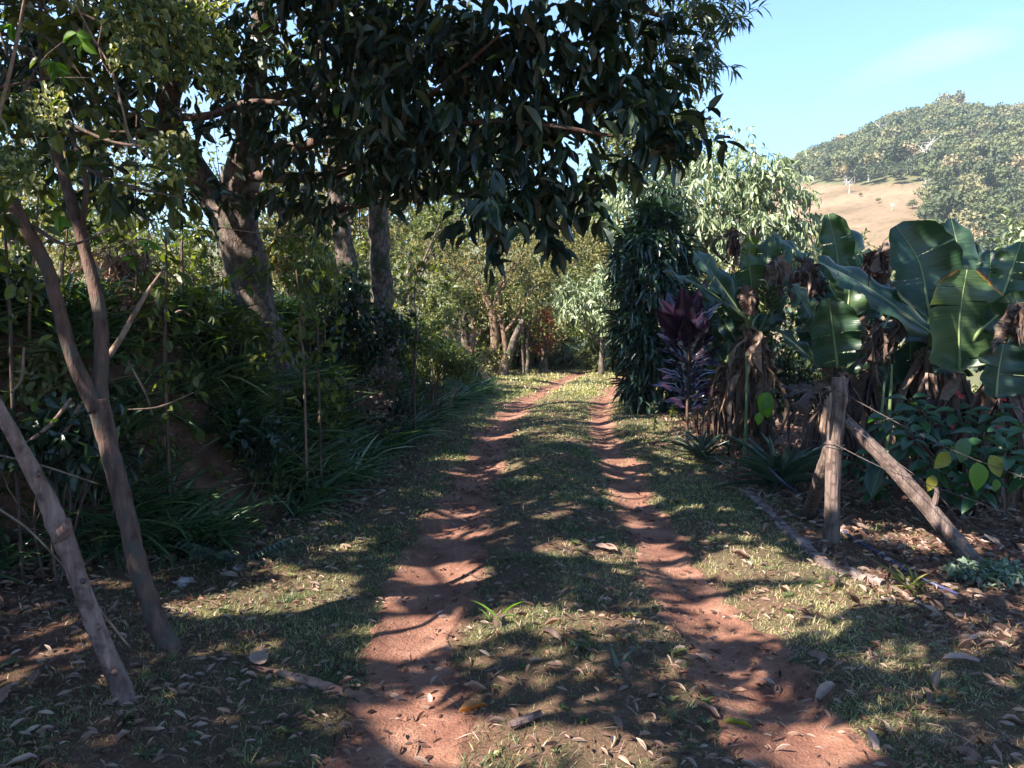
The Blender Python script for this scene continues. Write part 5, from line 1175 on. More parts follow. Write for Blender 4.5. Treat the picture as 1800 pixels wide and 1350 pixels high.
mb.add(V[0], None, [[0, 1, 2, 3], [0, 3, 4, 5]]); mb.add(V[-1], None, [[3, 2, 1, 0], [5, 4, 3, 0]])
tag(mb.build('kerb', M['kerb']), 'low worn concrete edging beside the track under the fence post', 'kerb', kind='structure')
mb = MB(); hp = []
for (x, y) in [(1352, 825), (1380, 852), (1410, 880), (1440, 905), (1475, 935), (1510, 962), (1545, 980), (1590, 1010), (1625, 1028), (1660, 1045), (1690, 1058)]:
    g_ = G(x, y); hp.append(g_ + np.array([0, 0, .03]))
hp[0] = W(1352, 822, 6.7); hp[1] = W(1380, 850, 6.3)
tube(mb, hp, [.009, .009], 8, 70, .0)
tag(mb.build('garden_hose', M['hose'], None, smooth=True), 'blue hose lying on the litter between the fence post and the kerb', 'hose')

# ------------------------------------------------------------------ sword-leaved rosettes
def rosette(name, lab, base, n, ln, mm, wk=1., tpl=None):
    o = thing(name, base, lab, 'plant')
    tpl = tpl or _leaf(.036, .8, .42, [(.1, .9), (.35, 1.), (.6, .9), (.82, .55)])
    mb = MB(); th = rng.random(n) * 6.28; el = rng.uniform(.25, 1.9, n); 
    p = np.repeat(np.array(base)[None], n, 0) + rng.normal(size=(n, 3)) * np.array([.03, .03, .01]) + np.array([0, 0, .03])
    leaves(mb, tpl, p, np.stack([np.cos(th), np.sin(th), el], -1), np.array([[0, 0, 1.]] * n) - np.stack([np.cos(th), np.sin(th), 0 * th], -1) * .2, ln * rng.uniform(.6, 1.1, n), rng.random(n), wk)
    mb.build('leaves', M[mm], o, smooth=False)
    mb = MB(); tube(mb, [np.array(base) - np.array([0, 0, .04]), np.array(base) + np.array([0, 0, .06])], [.035, .03], 8, 5); mb.build('stump', M['bark2'], o)
rosette('pineapple_plant', 'large grey-green pineapple plant left of the fence post', G(1372, 862), 64, .66, 'pine', 1.15)
rosette('pineapple_plant', 'smaller pineapple plant by the foot of the ti plant', G(1235, 812), 34, .46, 'pine', 1.1)
rosette('pineapple_plant', 'tiny pineapple offset between the two larger ones', G(1290, 800), 18, .34, 'pine', 1.1)
rosette('grass_tuft', 'small green blades sprouting beside the kerb end', G(1600, 1045), 16, .22, 'thin', 1.4)
rosette('grass_tuft', 'single upright green sprout in the sunlit turf', G(1466, 1032), 5, .15, 'thin', 1.4)
rosette('grass_tuft', 'lone bent grass blades at the inner edge of the left rut', G(878, 1102), 6, .17, 'limegreen', .7)
rosette('grass_tuft', 'limp grey-green leaf tuft in the turf of the middle strip', G(1098, 1195), 9, .12, 'pine', 2.2)
def weed(lab, base, h, n, sz, mm):
    o = thing('weed', base, lab, 'weed'); mb = MB(); q = tube(mb, [base, base + np.array([.01, 0, h * .5]), base + np.array([-.01, 0, h])], [.004, .003, .002], 5, 10); mb.build('stem', M['thin'], o)
    mb = MB(); p = q[rng.integers(1, 10, n)]; leaves(mb, OVAL, p, rdir(n) + np.array([0, 0, .3]), np.array([[0, -.3, 1.]] * n), sz, rng.random(n)); mb.build('foliage', M[mm], o)
weed('slim weed at the right verge in front of the corn plant', G(1150, 762), .42, 34, .06, 'mid')
weed('low leafy weed at the foot of the corn plant', G(1182, 738), .2, 30, .08, 'thin')
weed('weed with small leaves by the slender tree foot', G(250, 880), .3, 26, .05, 'thin')
# leafy fern-like plant on the ground at the foot of the bank
o = thing('ground_fern', G(420, 985), 'low blue-green leafy plant at the foot of the left bank', 'plant'); mb = MB(); b = G(420, 985)
for k in range(14):
    th = rng.uniform(-3.0, .4); e = b + np.array([math.cos(th) * .34, math.sin(th) * .25, .10 + .08 * rng.random()]); m_ = 9; t = np.linspace(.25, 1, m_)[:, None]
    for s2 in (-1, 1): leaves(mb, LANCE, b * (1 - t) + e * t, norm(e - b)[None] * .7 + np.array([[-(e - b)[1], (e - b)[0], 0]]) * 3 * s2, np.array([[0, 0, 1.]] * m_), .085, rng.random(m_))
mb.build('fronds', M['pine'], o)

# ------------------------------------------------------------------ broad-leaved flowering shrub
b = G(1700, 905); Ds_ = 5.9
o = thing('flowering_shrub', b, 'shrub with large quilted green leaves and small red flowers right of the brace pole', 'shrub')
mb = MB(); heads = []
for k, (x, y, D) in enumerate([(1560, 730, 5.9), (1600, 760, 5.6), (1640, 740, 6.2), (1640, 800, 5.5), (1685, 720, 6.1), (1690, 780, 5.4), (1730, 760, 5.4), (1750, 720, 5.9), (1770, 790, 5.3), (1800, 740, 5.5), (1720, 840, 5.3), (1560, 790, 6.1), (1600, 700, 6.2), (1820, 810, 5.2), (1500, 800, 6.6), (1540, 840, 6.3), (1620, 720, 6.), (1660, 840, 5.6)]):
    e = W(x, y, D); heads.append(e); tube(mb, [b + rng.normal(size=3) * .05 * np.array([1, 1, 0]), (b + e) / 2 + np.array([0, 0, .08]), e], [.012, .009, .005], 6, 12, .1, k)
mb.build('stems', M['bark2'], o, smooth=True)
mb = MB(); tpl = _leaf(.25, .28, .28, [(.12, .5), (.3, .9), (.5, 1.), (.7, .8), (.88, .4)])
for h_ in heads:
    m_ = 11; th = np.arange(m_) * 2.4 + rng.random()
    pos = h_[None] + np.stack([np.cos(th) * .02, np.sin(th) * .02, -np.arange(m_) * .014], -1)
    leaves(mb, tpl, pos, np.stack([np.cos(th), np.sin(th) * .9 - .15, np.linspace(.25, -.55, m_)], -1), np.array([[0, -.35, 1.]] * m_), rng.uniform(.13, .19, m_), rng.random(m_) * .75)
mb.build('foliage', M['quilt'], o, smooth=True)
for k, (x, y, D, mm, dx_, sz) in enumerate([(1717, 812, 5.15, 'limegreen', 0, .20), (1640, 835, 5.3, 'yellow', -.3, .12), (1740, 800, 5.2, 'yellow', .5, .17), (1690, 770, 5.1, 'quilt', 0, .17), (1668, 795, 5.2, 'yellow', -.9, .15), (1752, 842, 5.2, 'limegreen', -.2, .09)]):
    mb = MB(); p = W(x, y, D)[None]; leaves(mb, _leaf(.33, .15, .1, [(.12, .6), (.3, 1.), (.5, 1.), (.7, .75), (.88, .35)]), p, np.array([[dx_, -.15, -1.]]), np.array([[0, -1., .2]]), sz, .5)
    lf = mb.build('hanging_leaf', M[mm], o, smooth=True); lf['label'] = {'limegreen': 'bright lime green hanging leaf', 'yellow': 'hanging leaf turning yellow', 'quilt': 'dark hanging leaf'}[mm]
mb = MB()
for h_ in [W(1688, 700, 6), W(1764, 704, 5.9), W(1684, 692, 6.), W(1690, 698, 5.95), W(1754, 752, 5.4), W(1675, 753, 5.6)]:
    leaves(mb, OVAL, np.repeat(h_[None], 6, 0), rdir(6) + np.array([0, 0, .8]), rdir(6), .028, rng.random(6))
mb.build('flowers', M['red'], o)
# small pale leafy plants
shrub('grey_herb', 'pale grey-green soft-leaved herb filling the lower right edge', 'plant', 1760, 1030, 4.5, 65, 45, .22, 170, OVAL, .045, 7, M['grey'], spread=.07, stems=8, bm='thin')
shrub('grey_herb', 'low sparse grey-green seedling patch below the hose', 'plant', 1720, 1130, 4.0, 70, 22, .25, 26, OVAL, .04, 6, M['grey'], spread=.06, stems=3, bm='thin')
mb = MB(); o = thing('lime_sprout', G(1345, 800), 'bright lime green banana sprout leaves in front of the dead skirt', 'plant')
for k, (x, y, dx_, dz_, sz) in enumerate([(1352, 690, -.5, -1, .22), (1345, 700, .1, -1, .2), (1336, 725, -.2, -1, .13)]):
    leaves(mb, _leaf(.33, .3, .25, [(.12, .6), (.3, 1.), (.5, 1.), (.7, .75), (.88, .35)]), W(x, y, 7.6)[None], np.array([[dx_, -.2, dz_]]), np.array([[-.3, -1., .2]]), sz, .6)
mb.build('leaf', M['limegreen'], o, smooth=True)
mb = MB(); g_ = G(1345, 800); tube(mb, [g_, W(1350, 740, 7.8), W(1353, 688, 7.6)], [.012, .01, .005], 6, 12); mb.build('stem', M['thin'], o)
# upright green canes between post and shrub
for k, (x0, y0, x1, y1, D, lab) in enumerate([(1540, 800, 1555, 670, 6.6, 'pale green upright cane right of the fence post'), (1556, 800, 1568, 640, 6.8, 'taller green cane beside the pale green one'), (1308, 800, 1312, 620, 8.2, 'yellowish cane in front of the fruiting banana plant')]):
    A = W(x0, y0, D); A[2] = H(A[0], A[1]); mb = MB(); tube(mb, [A, W((x0 + x1) / 2 + 2, (y0 + y1) / 2, D), W(x1, y1, D)], [.018, .015, .010], 7, 14, .04)
    tag(mb.build('green_cane', M['rib'], None, smooth=True), lab, 'cane')
# hanging dark leaf under the brace pole
mbl, mbr = MB(), MB(); paddle(mbl, mbr, [W(1562, 790, 6.2), W(1545, 830, 6.0), W(1530, 875, 5.9)], .10, (.2, -1, .2), .3, 0, fold=.1, wave=.01, seed=555, ribw=.004)
lf = mbl.build('drooping_leaf', M['banana'], None, smooth=True, uv=True); mbr.build('midrib', M['rib'], lf); tag(lf, 'single drooping dark banana leaf behind the long brace pole', 'leaf')

# shrubs on the slope beyond the banana plants
SB = 'sunlit shrubs on the slope beyond the bananas'
for a in [
    ('slope_shrub', 'sunlit green shrub seen through the gap between two banana stems', 1625, 720, 15, 640, 45, 'mid', 260, .10),
    ('slope_shrub', 'leafy shrub just outside the right edge, beside the last banana plant', 1960, 760, 8.5, 520, 110, 'mid', 320, .10),
    ('slope_shrub', 'broad green shrub further out beyond the right edge', 2150, 720, 12, 480, 130, 'thin', 360, .12),
    ('slope_shrub', 'olive shrub on the slope beyond the right edge', 1950, 640, 20, 440, 90, 'olive', 320, .14),
    ('slope_shrub', 'pale green shrub seen low behind the flowering shrub', 1700, 800, 14, 690, 70, 'mid', 260, .10),
    ('slope_shrub', 'broad-leaved pale shrub rising at the right edge above the bananas', 1765, 520, 16, 375, 55, 'silver', 260, .16),
    ('slope_shrub', 'green shrub peeping between the tall and the dark banana leaves', 1535, 520, 20, 400, 40, 'mid', 240, .12),
    ('slope_shrub', 'straw-coloured shrub seen behind the ti plant', 1240, 700, 14.5, 600, 60, 'olive', 300, .09),
    ('slope_shrub', 'dry twiggy shrub behind the first banana plant', 1290, 520, 13, 425, 60, 'olive', 240, .09),
    ('slope_shrub', 'light green shrub behind the fence post', 1440, 720, 13, 520, 90, 'mid', 420, .10),
    ('slope_shrub', 'dark leafy shrub filling the space behind the fruiting banana plant', 1370, 720, 11.5, 500, 80, 'dark', 300, .12),
    ('slope_shrub', 'dark leafy shrub low behind the front banana stems', 1580, 740, 11, 560, 70, 'dark', 200, .12),
    ('slope_shrub', 'green shrub at the foot of the pasture behind the silvery tree', 1420, 500, 24, 380, 40, 'mid', 240, .14)]:
    bgtree(a[0], a[1], *a[2:8], a[8], size=a[9], spread=.22, group=SB, crown_frac=.95, tpl=OVAL if a[7] == 'silver' else SMALL)

# ------------------------------------------------------------------ hill woods
def proto_crown(k, n, h, wdt):
    bl = [(0, 0, h * .62, wdt * .6, wdt * .6, h * .28)]
    for j in range(5):
        th = j * 1.3 + k; bl.append((math.cos(th) * wdt * .55, math.sin(th) * wdt * .55, h * rng.uniform(.42, .78), wdt * .42, wdt * .42, h * .17))
    C, d = blob_points(bl, n, .6); mb = MB()
    up = norm(d + rdir(n) * .3)
    leaves(mb, SMALL, C, rdir(n), norm(d + rdir(n) * .25 + np.array([0, 0, .25])), h * .10 * rng.uniform(.6, 1.4, n), .25 + .22 * rng.random(n), 1.7)
    return np.concatenate(mb.V), mb.T, mb.Q, np.concatenate(mb.A)
rngh = np.random.default_rng(5)
PR = [proto_crown(k, 380, 1., [.42, .55, .36, .48, .30][k]) for k in range(5)]
pts = []
for tries in range(26000):
    u = rngh.uniform(.28, .80); D = rngh.uniform(105, 345)
    wv = float(wooded(np.array(D), np.array(u)))
    if rngh.random() > wv: continue
    if rngh.random() > (D / 345) ** 1.0: continue
    x, y = D * u, D
    if any((x - p[0]) ** 2 + (y - p[1]) ** 2 < (p[2] * .36) ** 2 for p in pts): continue
    pts.append((x, y, rngh.choice([3.4, 4.4, 5.4, 6.5, 9]) * (.75 if D < 180 else 1.), D, u))
    if len(pts) >= 1700: break
pts.sort(key=lambda p: -p[2] / p[3] * (1 if p[4] < .70 else .3))
TONE = [(0, .22), (.12, .42), (.3, .6), (.5, .8), (.72, 1.)]
me_cache = {}
def hill_meshes(k, tone):
    if (k, tone) not in me_cache:
        V, T, Q, A = PR[k]; lo, hi = TONE[tone]
        Fs = [np.concatenate(T)] + ([np.concatenate(Q)] if Q else [])
        c = obj('crown', V, Fs, M['forest'], attr=lo + (hi - lo) * (A - .12) / .5)
        mbx = MB(); tube(mbx, [(0, 0, -.12), (.01, 0, .3), (0, .01, .66)], [.028, .022, .012], 5, 6); 
        for j in range(3): tube(mbx, [(0, 0, .3), (math.cos(j * 2.1) * .12, math.sin(j * 2.1) * .12, .5), (math.cos(j * 2.1) * .28, math.sin(j * 2.1) * .28, .7)], [.012, .008, .003], 4, 5)
        t_ = mbx.build('trunk', M['white'] if tone > 2 else M['bark'])
        me_cache[(k, tone)] = (c.data, t_.data)
        bpy.data.objects.remove(c); bpy.data.objects.remove(t_)
    return me_cache[(k, tone)]
GT = 'trees of the wood covering the far hill'
mbm = MB()
for i, (x, y, h, D, u) in enumerate(pts):
    z = float(hillz(np.array(D), np.array(u))); k = int(rngh.integers(5)); tone = int(rngh.choice(5, p=[.32, .3, .22, .1, .06])); ang = rngh.random() * 6.28
    if i < 230:
        o = thing('hill_tree', (x, y, z), 'leafy tree standing in the wood on the far hill', 'tree', GT)
        o.scale = (h, h, h * rngh.uniform(.85, 1.15)); o.rotation_euler = (0, 0, ang)
        for dname, dat in zip(('crown', 'trunk'), hill_meshes(k, tone)):
            c = bpy.data.objects.new(dname, dat); COL.objects.link(c); c.parent = o
    else:
        V, T, Q, A = PR[k]; ca, sa = math.cos(ang), math.sin(ang); lo, hi = TONE[tone]
        V2 = np.stack([V[:, 0] * ca - V[:, 1] * sa, V[:, 0] * sa + V[:, 1] * ca, V[:, 2]], -1) * h + np.array([x, y, z])
        n0 = mbm.n
        mbm.V.append(V2); mbm.T += [t_ + n0 for t_ in T]; mbm.Q += [q_ + n0 for q_ in Q]; mbm.A.append(lo + (hi - lo) * (A - .12) / .5); mbm.B.append(np.zeros(len(V))); mbm.U.append(np.zeros((len(V), 2))); mbm.n += len(V)
if mbm.n: tag(mbm.build('forest', M['forest']), 'mass of further trees filling the wood on the far hill', 'wood', kind='stuff')
# skyline emergents and bare white trees
def hill_at(px, D): u = (px - 900) / F / CP; return np.array([D * u, D, float(hillz(np.array(float(D)), np.array(u)))])
def hill_single(px, D, h, k, tone, lab, name='hill_tree', grp=None, tall=1.):
    p = hill_at(px, D); o = thing(name, p, lab, 'tree', grp); o.scale = (h, h, h * tall); o.rotation_euler = (0, 0, px)
    for dname, dat in zip(('crown', 'trunk'), hill_meshes(k, tone)):
        c = bpy.data.objects.new(dname, dat); COL.objects.link(c); c.parent = o
for px, h, k, lab in [(1608, 8, 2, 'leftmost tall airy tree on the skyline of the far hill'), (1638, 10.5, 2, 'tallest airy tree on the summit, left one of the touching pair'), (1660, 11.5, 4, 'tallest airy tree on the summit, right one of the touching pair'),
                      (1694, 8, 2, 'lone airy tree on the skyline right of the summit pair'), (1752, 8, 0, 'left one of the two airy skyline trees near the right edge'), (1768, 9, 2, 'right one of the two airy skyline trees near the right edge'), (1795, 7, 2, 'airy skyline tree at the right edge')]:
    hill_single(px, 318, h, k, 3, lab, tall=1.25)
hill_single(1650, 150, 9.5, 1, 0, 'large dark green tree at the right border of the pasture'); hill_single(1640, 140, 6.5, 3, 0, 'round green bush-like tree below the large dark green one')
hill_single(1722, 235, 10, 1, 0, 'dense dark green round tree on the right of the far wood'); hill_single(1530, 190, 1.6, 3, 3, 'tiny dry bush alone in the middle of the pasture'); hill_single(1590, 176, 2.6, 1, 1, 'low green bush on the pasture near its right border')
hill_single(1700, 205, 7, 1, 4, 'orange-tinted tree right of the white tree'); hill_single(1475, 228, 7, 3, 4, 'brownish tree at the upper left edge of the pasture'); hill_single(1500, 205, 1.5, 2, 2, 'small dry sapling high on the pasture')
def bare_tree(px, D, h, lab, seed):
    p = hill_at(px, D); o = thing('bare_tree', p, lab, 'tree', None); rs = np.random.default_rng(seed); mb = MB()
    q = tube(mb, [p - np.array([0, 0, .5]), p + np.array([.1, 0, h * .4]), p + np.array([-.1, 0, h * .7])], [h * .03, h * .024, h * .012], 7, 12)
    mb.build('trunk', M['white'], o, smooth=True); mb = MB()
    for j in range(10):
        s = q[rs.integers(5, 12)]; th = rs.random() * 6.28; e = s + np.array([math.cos(th) * h * .32, math.sin(th) * h * .3, h * rs.uniform(.12, .4)])
        m = (s + e) / 2 + rs.normal(size=3) * h * .03
        tube(mb, [s, m, e], [h * .012, h * .008, h * .004], 5, 6)
        for l in range(3): f = m + rs.normal(size=3) * h * .14 + np.array([0, 0, h * .08]); tube(mb, [m, f], [h * .006, h * .003], 4, 3)
    mb.build('branches', M['white'], o)
for k, a in enumerate([(1611, 211, 13, 'tall bleached white bare tree at the top edge of the pasture'), (1480, 213, 6, 'thin white bare tree at the upper left of the pasture edge'), (1533, 232, 7, 'short pale bare trunk in the shaded wood edge'), (1614, 188, 6, 'small white dead tree standing on the pasture'),
                       (1532, 285, 11, 'pale leafless tree high in the wood, left of the summit'), (1520, 282, 10, 'second pale leafless tree high in the wood beside its twin'), (1555, 178, 2.4, 'tiny white dead stem in the middle of the pasture'), (1745, 290, 9, 'pale leafless tree high on the right of the wood'), (1730, 210, 9, 'grey leafless tree low on the right of the wood')]):
    bare_tree(a[0], a[1], a[2] * .72, a[3], k)
# ------------------------------------------------------------------ turf, bank grass and litter
BLADE = (np.array([(-.045, 0, 0), (.045, 0, 0), (-.04, .5, -.03), (.04, .5, -.03), (0, 1, -.25)], float), np.array([(2, 3, 4)]), np.array([(0, 1, 3, 2)]))
def scatter(n, x0, x1, y0, y1, p=1.):
    y = y0 + (y1 - y0) * rng.random(n) ** p; x = rng.uniform(-1, 1, n)
    cx = (x0(y) + x1(y)) / 2; hw = (x1(y) - x0(y)) / 2
    return cx + x * hw, y
mb = MB()
def view_l(y): return np.maximum(-.72 * y - .4, foot(y) - .6)
def view_r(y): return np.minimum(.72 * y + .4, 3.3 + 0 * y)
for (n, y0, y1, sz, wk, p) in [(260000, 2.0, 5.0, .036, 1.0, 1.), (190000, 4.8, 9.5, .042, 1.4, 1.), (110000, 9, 17, .05, 2.2, 1.), (60000, 16, 30, .07, 3.4, 1.)]:
    x, y = scatter(n, view_l, view_r, y0, y1, p)
    tf = turf(x, y) * (.35 + .9 * sst(.35, .6, fbm(x * 2.1, y * 2.1, 51)))
    k = rng.random(n) < tf; x, y = x[k], y[k]; m = len(x)
    z = H(x, y)
    d = np.stack([rng.normal(size=m), rng.normal(size=m), np.abs(rng.normal(size=m)) * .9 + .25], -1)
    hv = .35 + 1.3 * fbm(x * 2.6, y * 2.6, 57)
    dry = np.clip(rng.normal(size=m) * .30 + .40 + .9 * (fbm(x * 1.3, y * 1.3, 61) - .42) + .28 * sst(12, 19, y), 0, 1)  # the distance term puts a sunlit paleness into the far blades
    leaves(mb, BLADE, np.stack([x, y, z - .003], -1), d, np.array([[0, 0, 1.]]) + rdir(m) * .4, sz * .8 * hv * rng.uniform(.6, 1.4, m), dry, wk)
nt_ = 520; x, y = scatter(nt_, view_l, view_r, 2.1, 12, 1.2); kk_ = rng.random(nt_) < turf(x, y); x, y = x[kk_], y[kk_]; q_ = 26
X2, Y2 = np.repeat(x, q_) + rng.normal(size=len(x) * q_) * .02, np.repeat(y, q_) + rng.normal(size=len(x) * q_) * .02
th = rng.random(len(X2)) * 6.28; sz_ = np.repeat(rng.uniform(.03, .085, len(x)), q_) * rng.uniform(.5, 1.1, len(X2))
leaves(mb, BLADE, np.stack([X2, Y2, H(X2, Y2)], -1), np.stack([np.cos(th), np.sin(th), rng.uniform(.4, 2.2, len(X2))], -1), np.array([[0, 0, 1.]]) + rdir(len(X2)) * .4, sz_, np.clip(np.repeat(rng.random(len(x)) * .6, q_) + rng.normal(size=len(X2)) * .12, 0, 1), .7)
tag(mb.build('grass', M['grass']), 'short trampled turf growing between and beside the wheel ruts', 'grass', kind='stuff')

# arching strap-leaved grass over the bank
mb = MB()
n = 2500
yy = 4.2 + 12.5 * rng.random(n) ** 1.35; xx = foot(yy) + .12 - (rng.random(n) ** .8) * np.interp(yy, [4, 7, 12, 17], [2.6, 2.4, 1.4, .7])
yy2 = rng.uniform(3.6, 5.6, 500); xx2 = foot(yy2) - rng.random(500) * 2.2 + .1
xx = np.concatenate([xx, xx2]); yy = np.concatenate([yy, yy2])
dens = sst(.28, .5, fbm(xx * 1.2, yy * 1.2, 91)); k = rng.random(len(xx)) < dens * .95 + .05; xx, yy = xx[k], yy[k]
m = 13; X_ = np.repeat(xx, m); Y_ = np.repeat(yy, m); Z_ = H(X_, Y_)
th = rng.random(len(X_)) * 6.28 + np.repeat(rng.normal(size=len(xx)) * .3, m)
hh = np.repeat(rng.uniform(.26, .58, len(xx)), m)
leaves(mb, _leaf(.030, .5, .8, [(.15, .8), (.38, 1.), (.6, .9), (.82, .6)]), np.stack([X_, Y_, Z_ - .01], -1) + rng.normal(size=(len(X_), 3)) * np.array([.03, .03, 0]),
       np.stack([np.cos(th) * .8, np.sin(th) * .8, rng.uniform(.6, 3.2, len(X_))], -1) + np.array([.25, -.2, 0]), np.array([[0, 0, 1.]]) + np.stack([-np.cos(th), -np.sin(th), 0 * th], -1) * .4, hh * rng.uniform(.6, 1.1, len(X_)), np.clip(rng.normal(size=len(X_)) * .25 + .4, 0, 1))
tag(mb.build('bank_grass', M['strap']), 'long dark arching grass blades covering the left bank', 'grass', kind='stuff')

# seedlings and small leaves low on the bank
mb = MB(); n = 2200
yy = 3.6 + 13 * rng.random(n); xx = foot(yy) + .1 - rng.random(n) * np.interp(yy, [4, 7, 12, 17], [3.0, 3.2, 2.2, 1.2])
C = np.stack([xx, yy, H(xx, yy) + rng.uniform(.03, .35, n)], -1)
clumps(mb, C, OVAL, .062, 6, (0, 1), .09, .2, None, False, sv=.5)
tag(mb.build('seedlings', M['thin']), 'small leafy seedlings among the bank grass', 'undergrowth', kind='stuff')

# small broad-leaved weeds in the turf
mb = MB(); x, y = scatter(520, view_l, lambda y: np.minimum(.72 * y + .4, 4.6 + 0 * y), 2.1, 11, 1.2); kk_ = np.abs(np.abs(x - track(y)) - .76) > .26; x, y = x[kk_], y[kk_]; q_ = 7
th = rng.random(len(x) * q_) * 6.28; X2, Y2 = np.repeat(x, q_), np.repeat(y, q_)
leaves(mb, OVAL, np.stack([X2, Y2, H(X2, Y2) + .012], -1), np.stack([np.cos(th), np.sin(th), rng.uniform(.05, .8, len(th))], -1), np.array([[0, 0, 1.]]) + rdir(len(th)) * .3, np.repeat(rng.uniform(.015, .05, len(x)), q_) * rng.uniform(.6, 1.2, len(th)), rng.random(len(th)) * .9)
tag(mb.build('ground_weeds', M['mid']), 'tiny broad-leaved weeds scattered through the turf', 'weeds', kind='stuff')
# dry brush: thin dead twigs and stems tangled over the bank
mb = MB()
for k in range(420):
    y_ = 3.8 + 11 * rng.random() ** 1.2; x_ = float(foot(y_)) - rng.random() * float(np.interp(y_, [4, 7, 12, 17], [2.8, 3.4, 2.4, 1.4])); z_ = float(H(x_, y_))
    s_ = np.array([x_, y_, z_]); th = rng.random() * 6.28; L_ = rng.uniform(.25, 1.0); el = rng.uniform(.1, 1.6)
    e_ = s_ + norm(np.array([math.cos(th), math.sin(th), el])) * L_; m_ = (s_ + e_) / 2 + rng.normal(size=3) * .07 * L_
    tube(mb, [s_, m_, e_ + np.array([0, 0, -.1 * L_])], [.0045, .0035, .0012], 4, 6, .1, k, a=rng.random())
tag(mb.build('dry_brush', M['twig']), 'tangle of thin dead twigs over the left bank', 'dry twigs', kind='stuff')

# dry leaf litter
mb = MB()
def litter(x, y, sz, tilt=.35, off=.008):
    m = len(x); z = H(x, y) + off
    th = rng.random(m) * 6.28
    leaves(mb, CURL if True else BROAD, np.stack([x, y, z + .008 * rng.random(m)], -1), np.stack([np.cos(th), np.sin(th), rng.normal(size=m) * tilt * .5], -1), np.array([[0, 0, 1.]]) + rdir(m) * tilt, sz * rng.uniform(.5, 1.3, m), rng.random(m), rng.uniform(.5, 1.1, m))
x, y = scatter(24000, lambda y: np.maximum(-.72 * y - .4, foot(y) - 1.2), lambda y: np.minimum(.72 * y + .4, 4.8 + 0 * y), 2.0, 11, 1.2)
s_ = x - track(y); rut = (np.abs(np.abs(s_) - .76) < .25)
k = rng.random(len(x)) < np.where(rut, .26 + .3 * (s_ < 0) * sst(4.5, 6, y) * (1 - sst(9, 11, y)), .38 + .5 * sst(1.55, 2.1, s_) + .35 * (s_ < -1.5)) * (.4 + 1.1 * sst(.35, .65, fbm(x * 1.5, y * 1.5, 95)))
litter(x[k], y[k], .05)
x, y = scatter(9000, lambda y: track(y) + 1.75, lambda y: track(y) + 5.5, 3.5, 13, 1.); litter(x, y, .075, .6, .015)
x, y = scatter(8000, lambda y: np.maximum(-.72 * y - .4, foot(y) - 2.6), lambda y: foot(y) + .5, 2.3, 10, 1.); litter(x, y, .06, .5, .02)
x, y = scatter(2500, lambda y: track(y) - 2.4, lambda y: track(y) + 2.4, 9, 24, 1.); litter(x, y, .05, .4, .01)
tag(mb.build('leaf_litter', M['litter']), 'small dry brown leaves and bits strewn over the ground', 'litter', kind='stuff')
# fine straw and twig bits
mb = MB()
x, y = scatter(26000, lambda y: np.maximum(-.72 * y - .4, foot(y) - 1.), lambda y: np.minimum(.72 * y + .4, 4.8 + 0 * y), 2.0, 10, 1.1)
s_ = x - track(y); k = rng.random(len(x)) < .30 + .6 * (s_ > 1.7)
x, y = x[k], y[k]; m = len(x); th = rng.random(m) * 6.28
leaves(mb, _leaf(.018, .2, .1, [(.5, 1.)]), np.stack([x, y, H(x, y) + .012 + .012 * (s_[k] > 1.7)], -1), np.stack([np.cos(th), np.sin(th), rng.normal(size=m) * .15], -1), np.array([[0, 0, 1.]]) + rdir(m) * .3, rng.uniform(.03, .13, m), rng.random(m))
tag(mb.build('straw', M['litter']), 'fine straw and twig bits scattered on turf and litter', 'straw', kind='stuff')

mb = MB(); n_ = 2600; y = 2.1 + 8 * rng.random(n_) ** 1.3; sd_ = np.where(rng.random(n_) < .5, -.76, .76); x = track(y) + sd_ + rng.normal(size=n_) * .17
oc = np.array([(1, 0, 0), (0, 1, 0), (-1, 0, 0), (0, -1, 0), (0, 0, .7), (0, 0, -.4)], float); of = np.array([(0, 1, 4), (1, 2, 4), (2, 3, 4), (3, 0, 4), (1, 0, 5), (2, 1, 5), (3, 2, 5), (0, 3, 5)])
r_ = rng.uniform(.002, .0075, n_) * (1 + 1.2 * (rng.random(n_) < .05)); V = np.stack([x, y, H(x, y) + .015], -1)[:, None] + (oc[None] * rng.uniform(.6, 1.3, (n_, 6, 1))) * r_[:, None, None]
mb.add(V.reshape(-1, 3), (of[None] + (np.arange(n_) * 6)[:, None, None]).reshape(-1, 3), None, 0)
tag(mb.build('earth_crumbs', M['dirt']), 'crumbs of earth and grit lying in the wheel ruts', 'grit', kind='stuff')

